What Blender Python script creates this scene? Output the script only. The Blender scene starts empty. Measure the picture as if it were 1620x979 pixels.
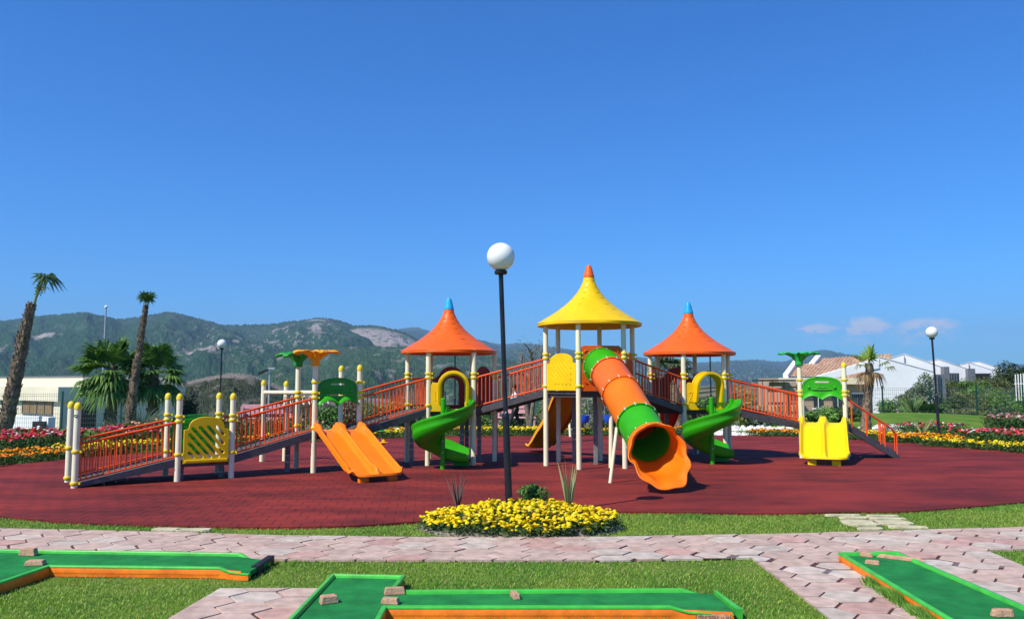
import bpy, bmesh, math, random
import numpy as np
from mathutils import Vector, Matrix
random.seed(7); rng = np.random.default_rng(7)
R = math.radians
S = bpy.context.scene
COL = S.collection

# ------------------------------------------------------------------ camera
CH = 1.7; F = 1300.0; TH = R(5.08)
cam_d = bpy.data.cameras.new('camera'); cam = bpy.data.objects.new('camera', cam_d); COL.objects.link(cam)
cam.location = (0, 0, CH); cam.rotation_euler = (R(90) + TH, 0, 0)
cam_d.sensor_width = 36; cam_d.lens = F / 1620 * 36; cam_d.clip_start = .1; cam_d.clip_end = 30000
S.camera = cam
# ------------------------------------------------------------------ sky and sun
SUN_AZ = math.atan2(-.76, -.65)      # direction towards the sun (x, y)
SUN_EL = R(49)
W = bpy.data.worlds.new('World'); S.world = W; W.use_nodes = True
wn = W.node_tree.nodes; wl = W.node_tree.links; wn.clear()
sky = wn.new('ShaderNodeTexSky'); sky.sky_type = 'NISHITA'; sky.sun_disc = False
sky.sun_elevation = SUN_EL; sky.sun_rotation = SUN_AZ
sky.air_density = 1.0; sky.dust_density = .6; sky.ozone_density = 3.0; sky.altitude = 900
hs = wn.new('ShaderNodeHueSaturation'); hs.inputs['Saturation'].default_value = 1.22
tint = wn.new('ShaderNodeMix'); tint.data_type = 'RGBA'; tint.blend_type = 'MULTIPLY'; tint.inputs[0].default_value = 1
tint.inputs[7].default_value = (.26, 1.02, 1.66, 1)
wl.new(sky.outputs[0], hs.inputs['Color']); wl.new(hs.outputs[0], tint.inputs[6])
# small fair-weather clouds low over the horizon, made in the sky itself
tc = wn.new('ShaderNodeTexCoord'); mp = wn.new('ShaderNodeMapping'); mp.inputs['Scale'].default_value = (48, 48, 85)
nz = wn.new('ShaderNodeTexNoise'); nz.inputs['Scale'].default_value = 1.0; nz.inputs['Detail'].default_value = 7; nz.inputs['Roughness'].default_value = .62
wl.new(tc.outputs['Generated'], mp.inputs[0]); wl.new(mp.outputs[0], nz.inputs['Vector'])
sx = wn.new('ShaderNodeSeparateXYZ'); wl.new(tc.outputs['Generated'], sx.inputs[0])
def wmath(op, a, b=None, clamp=False):
    n = wn.new('ShaderNodeMath'); n.operation = op; n.use_clamp = clamp
    for i, v in enumerate((a, b)):
        if v is None: continue
        if isinstance(v, (int, float)): n.inputs[i].default_value = v
        else: wl.new(v, n.inputs[i])
    return n.outputs[0]
def wramp(v, a, b):
    n = wn.new('ShaderNodeMapRange'); n.interpolation_type = 'SMOOTHSTEP'; wl.new(v, n.inputs[0])
    n.inputs[1].default_value = a; n.inputs[2].default_value = b; return n.outputs[0]
CLOUDS = [(.346, .0605, .024, .0085, .62), (.392, .0635, .032, .0125, .85), (.452, .0600, .032, .0125, .72), (.42, .048, .10, .010, .25)]
msum = None
for cx, cz, wx, wz, am in CLOUDS:
    dx = wmath('DIVIDE', wmath('SUBTRACT', sx.outputs[0], cx), wx); dz = wmath('DIVIDE', wmath('SUBTRACT', sx.outputs[2], cz), wz)
    dd = wmath('ADD', wmath('MULTIPLY', dx, dx), wmath('MULTIPLY', dz, dz))
    m = wmath('MULTIPLY', wmath('SUBTRACT', 1.0, dd, True), am)
    msum = m if msum is None else wmath('ADD', msum, m)
front = wramp(sx.outputs[1], 0, .2)
shape = wramp(wmath('ADD', nz.outputs[0], wmath('MULTIPLY', msum, .22)), .46, .68)
cmask = wmath('MULTIPLY', wmath('MULTIPLY', shape, wmath('MULTIPLY', msum, 1.9, True)), front)
cmix = wn.new('ShaderNodeMix'); cmix.data_type = 'RGBA'; wl.new(cmask, cmix.inputs[0]); wl.new(tint.outputs[2], cmix.inputs[6])
cmix.inputs[7].default_value = (8.4, 8.9, 9.6, 1)
bg = wn.new('ShaderNodeBackground'); bg.inputs[1].default_value = .085
wo = wn.new('ShaderNodeOutputWorld'); wl.new(cmix.outputs[2], bg.inputs[0]); wl.new(bg.outputs[0], wo.inputs[0])

sd = bpy.data.lights.new('sun', 'SUN'); sun = bpy.data.objects.new('sun', sd); COL.objects.link(sun)
sd.energy = 5.0; sd.angle = R(.5); sd.color = (1, .93, .80)
tosun = Vector((-.76 / 1.0 * math.cos(SUN_EL), -.65 * math.cos(SUN_EL), math.sin(SUN_EL))).normalized()
sun.rotation_euler = tosun.to_track_quat('Z', 'Y').to_euler(); sun.location = (-20, -20, 40)
S.view_settings.view_transform = 'Standard'; S.view_settings.look = 'None'; S.view_settings.exposure = .36; S.view_settings.gamma = 1
S.render.engine = 'CYCLES'
S.cycles.max_bounces = 6; S.cycles.diffuse_bounces = 3; S.cycles.glossy_bounces = 3; S.cycles.transmission_bounces = 3
S.cycles.volume_bounces = 0; S.cycles.transparent_max_bounces = 6; S.cycles.use_adaptive_sampling = True
S.cycles.use_denoising = True

# ------------------------------------------------------------------ measuring the place
def ray(px, py):
    v = (489.5 - py) / F
    return Vector(((px - 810) / F, math.cos(TH) - v * math.sin(TH), math.sin(TH) + v * math.cos(TH)))
def G(px, py, z=0.0):
    d = ray(px, py); t = (z - CH) / d.z; return Vector((d.x * t, d.y * t, z))
def P(px, py, Y):
    d = ray(px, py); t = Y / d.y; return Vector((d.x * t, Y, CH + d.z * t))
def sm(a, b, x):
    t = np.clip((x - a) / (b - a), 0, 1); return t * t * (3 - 2 * t)
def hfun(x, y):
    x = np.asarray(x, float); y = np.asarray(y, float)
    right = sm(2, 14, x)
    z = -1.9 * sm(29, 52, y) * (1 - right) - .45 * sm(31, 45, y) * right
    z = z + .55 * np.exp(-(((x - 17.5) / 6) ** 2 + ((y - 37) / 4) ** 2))
    z = z + 1.6 * sm(16, 40, x) * sm(38, 56, y)
    y0 = 62 + 90 * right
    z = z - 55 * sm(0, 600, y - y0)
    return z
def H(x, y): return float(hfun(x, y))

# ------------------------------------------------------------------ materials
def mat(name, col, rough=.5, var=.12, scale=6.0, bump=0.0, bscale=40.0, spec=.28, metal=0.0, col2=None, dirt=0.0, coat=0.0, detail=5, subs=0.0):
    m = bpy.data.materials.new(name); m.use_nodes = True
    N = m.node_tree.nodes; L = m.node_tree.links; b = N['Principled BSDF']
    c = Vector(col[:3]); c2 = Vector(col2) if col2 else c * (1 - var * 1.6); c1 = c * (1 + var) if not col2 else c
    t = N.new('ShaderNodeTexCoord'); n = N.new('ShaderNodeTexNoise'); n.inputs['Scale'].default_value = scale; n.inputs['Detail'].default_value = detail
    n.inputs['Roughness'].default_value = .6
    L.new(t.outputs['Object'], n.inputs['Vector'])
    r = N.new('ShaderNodeValToRGB'); r.color_ramp.elements[0].position = .33; r.color_ramp.elements[1].position = .68
    r.color_ramp.elements[0].color = (*[min(1, v) for v in c2], 1); r.color_ramp.elements[1].color = (*[min(1, v) for v in c1], 1)
    L.new(n.outputs[0], r.inputs[0]); out = r.outputs[0]
    if dirt > 0:
        n2 = N.new('ShaderNodeTexNoise'); n2.inputs['Scale'].default_value = scale * 3.7; n2.inputs['Detail'].default_value = 8
        L.new(t.outputs['Object'], n2.inputs['Vector'])
        mr = N.new('ShaderNodeMapRange'); L.new(n2.outputs[0], mr.inputs[0]); mr.inputs[1].default_value = .55; mr.inputs[2].default_value = .8; mr.inputs[4].default_value = dirt
        mx = N.new('ShaderNodeMix'); mx.data_type = 'RGBA'; L.new(mr.outputs[0], mx.inputs[0]); L.new(out, mx.inputs[6]); mx.inputs[7].default_value = (.28, .24, .19, 1)
        out = mx.outputs[2]
    L.new(out, b.inputs['Base Color'])
    b.inputs['Roughness'].default_value = rough; b.inputs['Specular IOR Level'].default_value = spec; b.inputs['Metallic'].default_value = metal
    mr2 = N.new('ShaderNodeMapRange'); L.new(n.outputs[0], mr2.inputs[0]); mr2.inputs[3].default_value = max(0, rough - .1); mr2.inputs[4].default_value = min(1, rough + .1)
    L.new(mr2.outputs[0], b.inputs['Roughness'])
    if coat: b.inputs['Coat Weight'].default_value = coat
    if subs: b.inputs['Subsurface Weight'].default_value = subs
    if bump:
        nb = N.new('ShaderNodeTexNoise'); nb.inputs['Scale'].default_value = bscale; nb.inputs['Detail'].default_value = 4; L.new(t.outputs['Object'], nb.inputs['Vector'])
        bp = N.new('ShaderNodeBump'); bp.inputs['Strength'].default_value = bump; bp.inputs['Distance'].default_value = .02
        L.new(nb.outputs[0], bp.inputs['Height']); L.new(bp.outputs[0], b.inputs['Normal'])
    return m
def matv(name, rough=.6, spec=.3, trans=0.0, subs=0.0, noise=0.0, nscale=30, bump=0.0, bscale=60, gain=(1, 1, 1)):
    """colour read from the mesh's own colour attribute: each leaf, petal or tile has its own colour"""
    m = bpy.data.materials.new(name); m.use_nodes = True
    N = m.node_tree.nodes; L = m.node_tree.links; b = N['Principled BSDF']
    a = N.new('ShaderNodeAttribute'); a.attribute_name = 'col'; out = a.outputs['Color']
    t = N.new('ShaderNodeTexCoord')
    if noise:
        n = N.new('ShaderNodeTexNoise'); n.inputs['Scale'].default_value = nscale; n.inputs['Detail'].default_value = 6; L.new(t.outputs['Object'], n.inputs['Vector'])
        mr = N.new('ShaderNodeMapRange'); L.new(n.outputs[0], mr.inputs[0]); mr.inputs[1].default_value = .3; mr.inputs[2].default_value = .7; mr.inputs[3].default_value = 1 - noise; mr.inputs[4].default_value = 1 + noise
        mx = N.new('ShaderNodeVectorMath'); mx.operation = 'SCALE'; L.new(out, mx.inputs[0]); L.new(mr.outputs[0], mx.inputs['Scale']); out = mx.outputs[0]
    L.new(out, b.inputs['Base Color']); b.inputs['Roughness'].default_value = rough; b.inputs['Specular IOR Level'].default_value = spec
    if bump:
        nb = N.new('ShaderNodeTexNoise'); nb.inputs['Scale'].default_value = bscale; nb.inputs['Detail'].default_value = 5; L.new(t.outputs['Object'], nb.inputs['Vector'])
        bp = N.new('ShaderNodeBump'); bp.inputs['Strength'].default_value = bump; bp.inputs['Distance'].default_value = .01
        L.new(nb.outputs[0], bp.inputs['Height']); L.new(bp.outputs[0], b.inputs['Normal'])
    if trans:
        tr = N.new('ShaderNodeBsdfTranslucent'); L.new(out, tr.inputs[0]); ms = N.new('ShaderNodeMixShader'); ms.inputs[0].default_value = trans
        L.new(b.outputs[0], ms.inputs[1]); L.new(tr.outputs[0], ms.inputs[2]); L.new(ms.outputs[0], N['Material Output'].inputs[0])
    return m
M = {}
M['roof_orange'] = mat('orange_plastic', (.78, .115, .008), .42, .07, 3, .06, 60, dirt=.05)
M['slide_orange'] = mat('bright_orange_plastic', (.90, .20, .0015), .40, .05, 2.5, .04, 50, dirt=.04)
M['tube_orange'] = mat('tube_orange_plastic', (.86, .17, .004), .42, .06, 2.5, .05, 50, dirt=.04)
M['tube_coral'] = mat('coral_orange_plastic', (.80, .135, .02), .42, .06, 2.5, .05, 50, dirt=.04)
M['yellow'] = mat('yellow_plastic', (.80, .51, .003), .42, .06, 3, .05, 50, dirt=.04)
M['slide_yellow'] = mat('bright_yellow_plastic', (.82, .57, .002), .40, .03, 2, .02, 30)
M['green'] = mat('green_plastic', (.030, .36, .005), .40, .1, 2.5, .05, 50, dirt=.04)
M['dgreen'] = mat('deep_green_plastic', (.02, .30, .03), .35, .1, 3, .05, 50, dirt=.06)
M['blue'] = mat('sky_blue_plastic', (.02, .38, .72), .35, .08, 3)
M['maroon'] = mat('red_plastic', (.36, .022, .016), .4, .12, 3, .05, dirt=.05)
M['red_slide'] = mat('tomato_red_plastic', (.62, .045, .015), .35, .1, 3, .05)
M['cream'] = mat('cream_painted_steel', (.84, .78, .54), .42, .04, 4, .03, 30, dirt=.06)
M['grey_leg'] = mat('galvanised_grey_steel', (.20, .20, .20), .5, .15, 8, .1)
M['rail_red'] = mat('orange_red_painted_steel', (.84, .095, .015), .42, .08, 8, .03)
M['collar'] = mat('yellow_clamp_plastic', (.80, .60, .03), .4, .06, 10)
M['deck'] = mat('rubber_coated_deck', (.10, .09, .09), .7, .2, 12, .3, 160, dirt=.2)
M['bolt'] = mat('zinc_bolt', (.75, .75, .72), .3, .1, 20, metal=.2)
M['black'] = mat('black_painted_steel', (.018, .02, .028), .3, .2, 6, .05)
M['globe'] = mat('opal_globe', (.80, .80, .80), .25, .02, 3)
M['rim'] = mat('gloss_green_lane_paint', (.055, .46, .05), .38, .14, 7, .12, 40, dirt=.16)
M['board'] = mat('orange_lane_paint', (.88, .20, .012), .5, .16, 7, .15, 50, dirt=.22)
M['stone'] = mat('tan_sandstone', (.50, .30, .19), .85, .15, 22, .5, 60)
M['step'] = mat('pale_limestone', (.52, .47, .30), .85, .15, 12, .5, 50, dirt=.2)
M['plate'] = mat('weathered_plate', (.58, .29, .17), .7, .2, 30, .2, dirt=.4)
M['ink'] = mat('dark_lettering', (.10, .06, .06), .6)
M['white'] = mat('white_render', (.85, .85, .84), .8, .04, .6, .1, 20)
M['beige'] = mat('beige_render', (.72, .66, .49), .85, .06, .6, .15, 20)
M['brownwall'] = mat('brown_render', (.46, .34, .23), .85, .1, .8, .1, 20)
M['dark'] = mat('dark_opening', (.03, .026, .026), .3, .3, 3)
M['glass'] = mat('dark_glass', (.035, .05, .065), .08, .3, 2, spec=.8)
M['greyscreen'] = mat('grey_cladding', (.16, .17, .19), .5, .1, 4)
M['pink'] = mat('pink_painted_wood', (.70, .36, .40), .5, .08, 8, .1)
M['fence'] = mat('green_coated_steel', (.012, .06, .045), .4, .2, 8)
M['wire'] = mat('grey_green_wire', (.09, .13, .12), .5, .2, 8)
M['trunk'] = mat('palm_boots', (.30, .22, .155), .95, .35, 9, .8, 40, col2=(.10, .065, .045))
M['bark'] = mat('grey_bark', (.20, .16, .125), .95, .3, 8, .8, 30)
M['soil'] = mat('grey_soil', (.26, .23, .19), .95, .25, 10, .8, 50)
M['leaf'] = matv('foliage', .55, .3, .22, gain=(1, 1, 1))
M['petal'] = matv('petals', .6, .2, .15)
M['tile'] = matv('pink_concrete_paving', .85, .25, 0, noise=.22, nscale=9, bump=.5, bscale=90)
M['skin'] = mat('skin', (.42, .22, .14), .5, .08, 10)
M['shirt'] = mat('white_cotton', (.75, .76, .80), .9, .05, 6)
M['trousers'] = mat('dark_cotton', (.02, .022, .03), .9, .2, 6)
M['hair'] = mat('dark_hair', (.02, .014, .01), .6, .2, 40)
M['blueseat'] = mat('blue_plastic', (.02, .09, .55), .35, .1, 4)
M['gravel'] = matv('white_stones', .85, .2, 0, noise=.15, nscale=20, bump=.4)
M['steel'] = mat('grey_steel', (.35, .38, .42), .4, .1, 6)

# ------------------------------------------------------------------ mesh builder
class MB:
    def __init__(s): s.v = []; s.f = []; s.c = None; s.cols = []
    def add(s, vs, fs, col=None):
        o = len(s.v); s.v += [tuple(v) for v in vs]; s.f += [tuple(i + o for i in f) for f in fs]
        if col is not None: s.cols += [col] * len(vs)
        return s
    def box(s, c, sx_, sy_, sz_, ex=(1, 0, 0), ey=(0, 1, 0), ez=(0, 0, 1)):
        c = Vector(c); ex = Vector(ex) * sx_ / 2; ey = Vector(ey) * sy_ / 2; ez = Vector(ez) * sz_ / 2
        vs = [c + a * ex + b * ey + d * ez for a in (-1, 1) for b in (-1, 1) for d in (-1, 1)]
        return s.add(vs, [(0, 1, 3, 2), (4, 6, 7, 5), (0, 4, 5, 1), (2, 3, 7, 6), (0, 2, 6, 4), (1, 5, 7, 3)])
    def tube(s, pts, r, n=10, cap=True, col=None):
        pts = [Vector(p) for p in pts]; rs = [float(q) for q in r] if isinstance(r, (list, tuple)) else [float(r)] * len(pts)
        vs = []; fs = []; up = None
        for i, p in enumerate(pts):
            t = (pts[min(i + 1, len(pts) - 1)] - pts[max(i - 1, 0)]).normalized()
            if up is None: up = Vector((0, 0, 1)) if abs(t.z) < .9 else Vector((1, 0, 0))
            a = t.cross(up)
            if a.length < 1e-5: a = t.cross(Vector((0, 1, 0)))
            a.normalize(); b = a.cross(t).normalized(); up = b
            for k in range(n):
                q = 2 * math.pi * k / n; vs.append(p + rs[i] * (math.cos(q) * a + math.sin(q) * b))
        for i in range(len(pts) - 1):
            for k in range(n):
                k2 = (k + 1) % n; fs.append((i * n + k, i * n + k2, (i + 1) * n + k2, (i + 1) * n + k))
        if cap: fs += [tuple(reversed(range(n))), tuple(range((len(pts) - 1) * n, len(pts) * n))]
        return s.add(vs, fs, col)
    def lathe(s, prof, n=24, base=(0, 0, 0), cap=True, col=None):
        base = Vector(base); vs = [base + Vector((r * math.cos(2 * math.pi * k / n), r * math.sin(2 * math.pi * k / n), z)) for r, z in prof for k in range(n)]
        fs = [(i * n + k, i * n + (k + 1) % n, (i + 1) * n + (k + 1) % n, (i + 1) * n + k) for i in range(len(prof) - 1) for k in range(n)]
        if cap: fs += [tuple(reversed(range(n))), tuple(range((len(prof) - 1) * n, len(prof) * n))]
        return s.add(vs, fs, col)
    def prism(s, poly, z0, z1, o=(0, 0, 0), ex=(1, 0, 0), ey=(0, 1, 0), ez=(0, 0, 1)):
        o = Vector(o); ex = Vector(ex); ey = Vector(ey); ez = Vector(ez); n = len(poly)
        vs = [o + ex * p[0] + ey * p[1] + ez * z for z in (z0, z1) for p in poly]
        return s.add(vs, [tuple(reversed(range(n))), tuple(range(n, 2 * n))] + [(i, (i + 1) % n, n + (i + 1) % n, n + i) for i in range(n)])
    def sweep(s, frames, sec, closed_sec=True, cap=True):
        """frames: (origin, right, up); sec: (r, h) points"""
        vs = [Vector(o) + Vector(rt) * a + Vector(u) * b for o, rt, u in frames for a, b in sec]; n = len(sec); fs = []
        for i in range(len(frames) - 1):
            for k in range(n if closed_sec else n - 1):
                k2 = (k + 1) % n; fs.append((i * n + k, i * n + k2, (i + 1) * n + k2, (i + 1) * n + k))
        if cap and closed_sec: fs += [tuple(reversed(range(n))), tuple(range((len(frames) - 1) * n, len(frames) * n))]
        return s.add(vs, fs)
    def build(s, name, m, parent=None, smooth=True, angle=35, bevel=0, solid=0, loc=None):
        me = bpy.data.meshes.new(name); me.from_pydata([tuple(v) for v in s.v], [], s.f)
        if s.cols:
            a = me.color_attributes.new('col', 'FLOAT_COLOR', 'POINT'); a.data.foreach_set('color', np.array([(*c[:3], 1) for c in s.cols], np.float32).ravel())
        return finish(name, me, m, parent, smooth, angle, bevel, solid, fixn=True)
def finish(name, me, m, parent=None, smooth=True, angle=35, bevel=0, solid=0, fixn=False, mw=None):
    if fixn and len(me.polygons) < 60000 and not len(me.color_attributes):
        bm = bmesh.new(); bm.from_mesh(me); bmesh.ops.recalc_face_normals(bm, faces=bm.faces); bm.to_mesh(me); bm.free()
    me.materials.append(M[m] if isinstance(m, str) else m)
    if smooth:
        me.polygons.foreach_set('use_smooth', [True] * len(me.polygons))
        if angle < 180: me.set_sharp_from_angle(angle=R(angle))
    o = bpy.data.objects.new(name, me); COL.objects.link(o)
    if mw is not None: o.matrix_world = mw
    if parent: o.parent = parent
    if solid:
        md = o.modifiers.new('solid', 'SOLIDIFY'); md.thickness = solid; md.offset = 0
    if bevel:
        md = o.modifiers.new('bevel', 'BEVEL'); md.width = bevel; md.segments = 2; md.limit_method = 'ANGLE'
    return o
def tag(o, label, cat, group=None, kind=None):
    if label: o['label'] = label
    if cat: o['category'] = cat
    if group: o['group'] = group
    if kind: o['kind'] = kind
    return o
def empty(name, label, cat, group=None, loc=(0, 0, 0)):
    """an Empty at the thing's base; parts are built in world coordinates and re-expressed below it by settle()"""
    o = bpy.data.objects.new(name, None); COL.objects.link(o); o.empty_display_size = .2; o['_base'] = tuple(loc)
    return tag(o, label, cat, group)
def settle(o):
    b = Vector(o['_base']); del o['_base']; o.location = b
    for c in o.children:
        if c.type == 'MESH' and c.matrix_basis == Matrix.Identity(4): c.location = -b
        else: c.location = Vector(c.location) - b
    return o
def struct(o): o['kind'] = 'structure'; return o
def copy_tree(o, parent=None):
    c = o.copy(); COL.objects.link(c)
    if parent is not None: c.parent = parent
    for ch in o.children: copy_tree(ch, c)
    return c
def curve_mesh(loops, thick, bevel=.006):
    """flat plate with real holes and rounded edges; drawn in x (right), y (up), thickness along z"""
    cu = bpy.data.curves.new('outline', 'CURVE'); cu.dimensions = '2D'; cu.fill_mode = 'BOTH'; cu.extrude = max(.001, thick / 2 - bevel); cu.bevel_depth = bevel; cu.bevel_resolution = 2
    for lp in loops:
        sp = cu.splines.new('POLY'); sp.points.add(len(lp) - 1); sp.use_cyclic_u = True
        for i, p in enumerate(lp): sp.points[i].co = (p[0], p[1], 0, 1)
    ob = bpy.data.objects.new('outline', cu); COL.objects.link(ob)
    bpy.context.view_layer.update(); dg = bpy.context.evaluated_depsgraph_get()
    me = bpy.data.meshes.new_from_object(ob.evaluated_get(dg)); bpy.data.objects.remove(ob); bpy.data.curves.remove(cu); return me
def plate(name, loops, thick, m, parent, o, ex, ey=(0, 0, 1), bevel=.006):
    me = curve_mesh(loops, thick, bevel); ex = Vector(ex).normalized(); ey = Vector(ey).normalized(); ez = ex.cross(ey)
    T = Matrix.Identity(4)
    for i, a in enumerate((ex, ey, ez)): T[0][i], T[1][i], T[2][i] = a
    T.translation = Vector(o); me.transform(T)
    return finish(name, me, m, parent, True, 40)
def text_mesh(txt, size, thick=.002):
    cu = bpy.data.curves.new('lettering', 'FONT'); cu.body = txt; cu.size = size; cu.extrude = thick; cu.align_x = 'CENTER'; cu.align_y = 'CENTER'
    ob = bpy.data.objects.new('lettering', cu); COL.objects.link(ob); bpy.context.view_layer.update()
    me = bpy.data.meshes.new_from_object(ob.evaluated_get(bpy.context.evaluated_depsgraph_get())); bpy.data.objects.remove(ob); bpy.data.curves.remove(cu); return me
def arc(cx, cy, r, a0, a1, n=12): return [(cx + r * math.cos(R(a0 + (a1 - a0) * i / n)), cy + r * math.sin(R(a0 + (a1 - a0) * i / n))) for i in range(n + 1)]
def stadium(x0, y0, x1, y1, r, n=6):
    a = math.degrees(math.atan2(y1 - y0, x1 - x0)); return arc(x1, y1, r, a - 90, a + 90, n) + arc(x0, y0, r, a + 90, a + 270, n)
def spline(pts, n=8, closed=True):
    pts = [Vector(p) for p in pts]; out = []; N = len(pts)
    for i in range(N if closed else N - 1):
        g = lambda k: pts[k % N] if closed else pts[min(max(k, 0), N - 1)]
        p0, p1, p2, p3 = g(i - 1), g(i), g(i + 1), g(i + 2)
        for k in range(n):
            t = k / n; out.append(.5 * ((2 * p1) + (p2 - p0) * t + (2 * p0 - 5 * p1 + 4 * p2 - p3) * t * t + (3 * p1 - p0 - 3 * p2 + p3) * t ** 3))
    if not closed: out.append(pts[-1])
    return out
def inpoly(x, y, poly):
    c = np.zeros(len(x), bool); n = len(poly)
    for i in range(n):
        x0, y0 = poly[i][0], poly[i][1]; x1, y1 = poly[(i + 1) % n][0], poly[(i + 1) % n][1]
        if y0 == y1: continue
        c ^= ((y0 > y) != (y1 > y)) & (x < (x1 - x0) * (y - y0) / (y1 - y0) + x0)
    return c
def clip(poly, cl):
    """Sutherland-Hodgman against a convex counter-clockwise polygon"""
    out = poly
    for i in range(len(cl)):
        a = cl[i]; b = cl[(i + 1) % len(cl)]; nx, ny = -(b[1] - a[1]), b[0] - a[0]; src = out; out = []
        if not src: break
        f = lambda p: (p[0] - a[0]) * nx + (p[1] - a[1]) * ny
        for j in range(len(src)):
            p, q = src[j], src[(j + 1) % len(src)]; fp, fq = f(p), f(q)
            if fp >= 0: out.append(p)
            if (fp >= 0) != (fq >= 0):
                t = fp / (fp - fq); out.append((p[0] + (q[0] - p[0]) * t, p[1] + (q[1] - p[1]) * t))
    return out
def npmesh(name, V, Fq, cols=None, m=None, parent=None, smooth=False, nv=4):
    me = bpy.data.meshes.new(name); nF = len(Fq); me.vertices.add(len(V)); me.vertices.foreach_set('co', np.asarray(V, np.float32).ravel())
    me.loops.add(nF * nv); me.loops.foreach_set('vertex_index', np.asarray(Fq, np.int32).ravel())
    me.polygons.add(nF); me.polygons.foreach_set('loop_start', np.arange(0, nF * nv, nv, dtype=np.int32))
    try: me.polygons.foreach_set('loop_total', np.full(nF, nv, np.int32))
    except Exception: pass
    me.update(calc_edges=True)
    if cols is not None:
        a = me.color_attributes.new('col', 'FLOAT_COLOR', 'POINT'); a.data.foreach_set('color', np.concatenate([np.asarray(cols, np.float32), np.ones((len(V), 1), np.float32)], 1).ravel())
    if smooth: me.polygons.foreach_set('use_smooth', np.ones(nF, bool))
    me.materials.append(M[m] if isinstance(m, str) else m)
    o = bpy.data.objects.new(name, me); COL.objects.link(o)
    if parent: o.parent = parent
    return o
def leaves(cen, nrm, size, col, asp=.5, jitter=.6):
    """many leaf quads: centres (n,3), rough outward normals (n,3)"""
    n = len(cen); nrm = nrm + rng.normal(0, jitter, (n, 3)); nrm /= np.linalg.norm(nrm, axis=1, keepdims=True) + 1e-9
    t = np.cross(nrm, rng.normal(0, 1, (n, 3))); t /= np.linalg.norm(t, axis=1, keepdims=True) + 1e-9; b = np.cross(nrm, t)
    s = np.asarray(size).reshape(-1, 1) * np.ones((n, 1)) * rng.uniform(.6, 1.3, (n, 1)); a = t * s; w = b * s * asp
    V = np.stack([cen - a, cen + w * .9 - a * .1, cen + a, cen - w * .9 - a * .1], 1).reshape(-1, 3)
    return V, np.arange(4 * n).reshape(-1, 4), np.repeat(col, 4, 0)
def colvar(base, n, v=.25, base2=None):
    base = np.array(base, float); t = rng.random((n, 1)); b = base * (1 - t) + (np.array(base2, float) if base2 is not None else base) * t
    return np.clip(b * rng.uniform(1 - v, 1 + v, (n, 1)) * rng.uniform(.92, 1.08, (n, 3)), 0, 1)
def crown(cen, rad, n, size, c1, c2, clumps=14, asp=.5):
    """leafy mass of clumps through an uneven volume with gaps"""
    cen = np.array(cen, float); rad = np.array(rad, float); C = []; Nn = []; Cc = []
    for k in range(clumps):
        d = rng.normal(0, 1, 3); d /= np.linalg.norm(d); q = cen + d * rad * rng.uniform(.35, .8); r = rad * rng.uniform(.28, .5)
        m = n // clumps; e = rng.normal(0, 1, (m, 3)); e /= np.linalg.norm(e, axis=1, keepdims=True); C.append(q + e * r * rng.uniform(.6, 1.08, (m, 1))); Nn.append(e + np.array((0, 0, .5)))
        Cc.append(colvar(c1, m, .3, c2) * rng.uniform(.75, 1.25))
    return leaves(np.concatenate(C), np.concatenate(Nn), size, np.concatenate(Cc), asp)
# ================================================================== GROUND AND TERRAIN
def axis(segs):
    out = []
    for a, b, n in segs: out += list(np.linspace(a, b, n, endpoint=False))
    return np.array(out + [segs[-1][1]])
def noise2(x, y, seed=0, octs=5, base=1.0, gain=.5):
    """cheap value noise with several octaves"""
    g = np.random.default_rng(seed); T = g.random((256, 256)); out = 0; amp = 1; f = base; tot = 0
    for o in range(octs):
        X = x * f + 37.1 * o; Y = y * f + 17.7 * o; xi = np.floor(X).astype(int); yi = np.floor(Y).astype(int); u = X - xi; v = Y - yi; u = u * u * (3 - 2 * u); v = v * v * (3 - 2 * v)
        q = lambda a, b: T[a & 255, b & 255]
        out = out + amp * (q(xi, yi) * (1 - u) * (1 - v) + q(xi + 1, yi) * u * (1 - v) + q(xi, yi + 1) * (1 - u) * v + q(xi + 1, yi + 1) * u * v); tot += amp; amp *= gain; f *= 2
    return out / tot
def grid_mesh(name, X, Y, Z, m, cols=None, smooth=True):
    r, c = X.shape; V = np.stack([X, Y, Z], -1).reshape(-1, 3); i = np.arange(r * c).reshape(r, c)
    Fq = np.stack([i[:-1, :-1], i[:-1, 1:], i[1:, 1:], i[1:, :-1]], -1).reshape(-1, 4)
    return npmesh(name, V, Fq, None if cols is None else cols.reshape(-1, 3), m, None, smooth)

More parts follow.
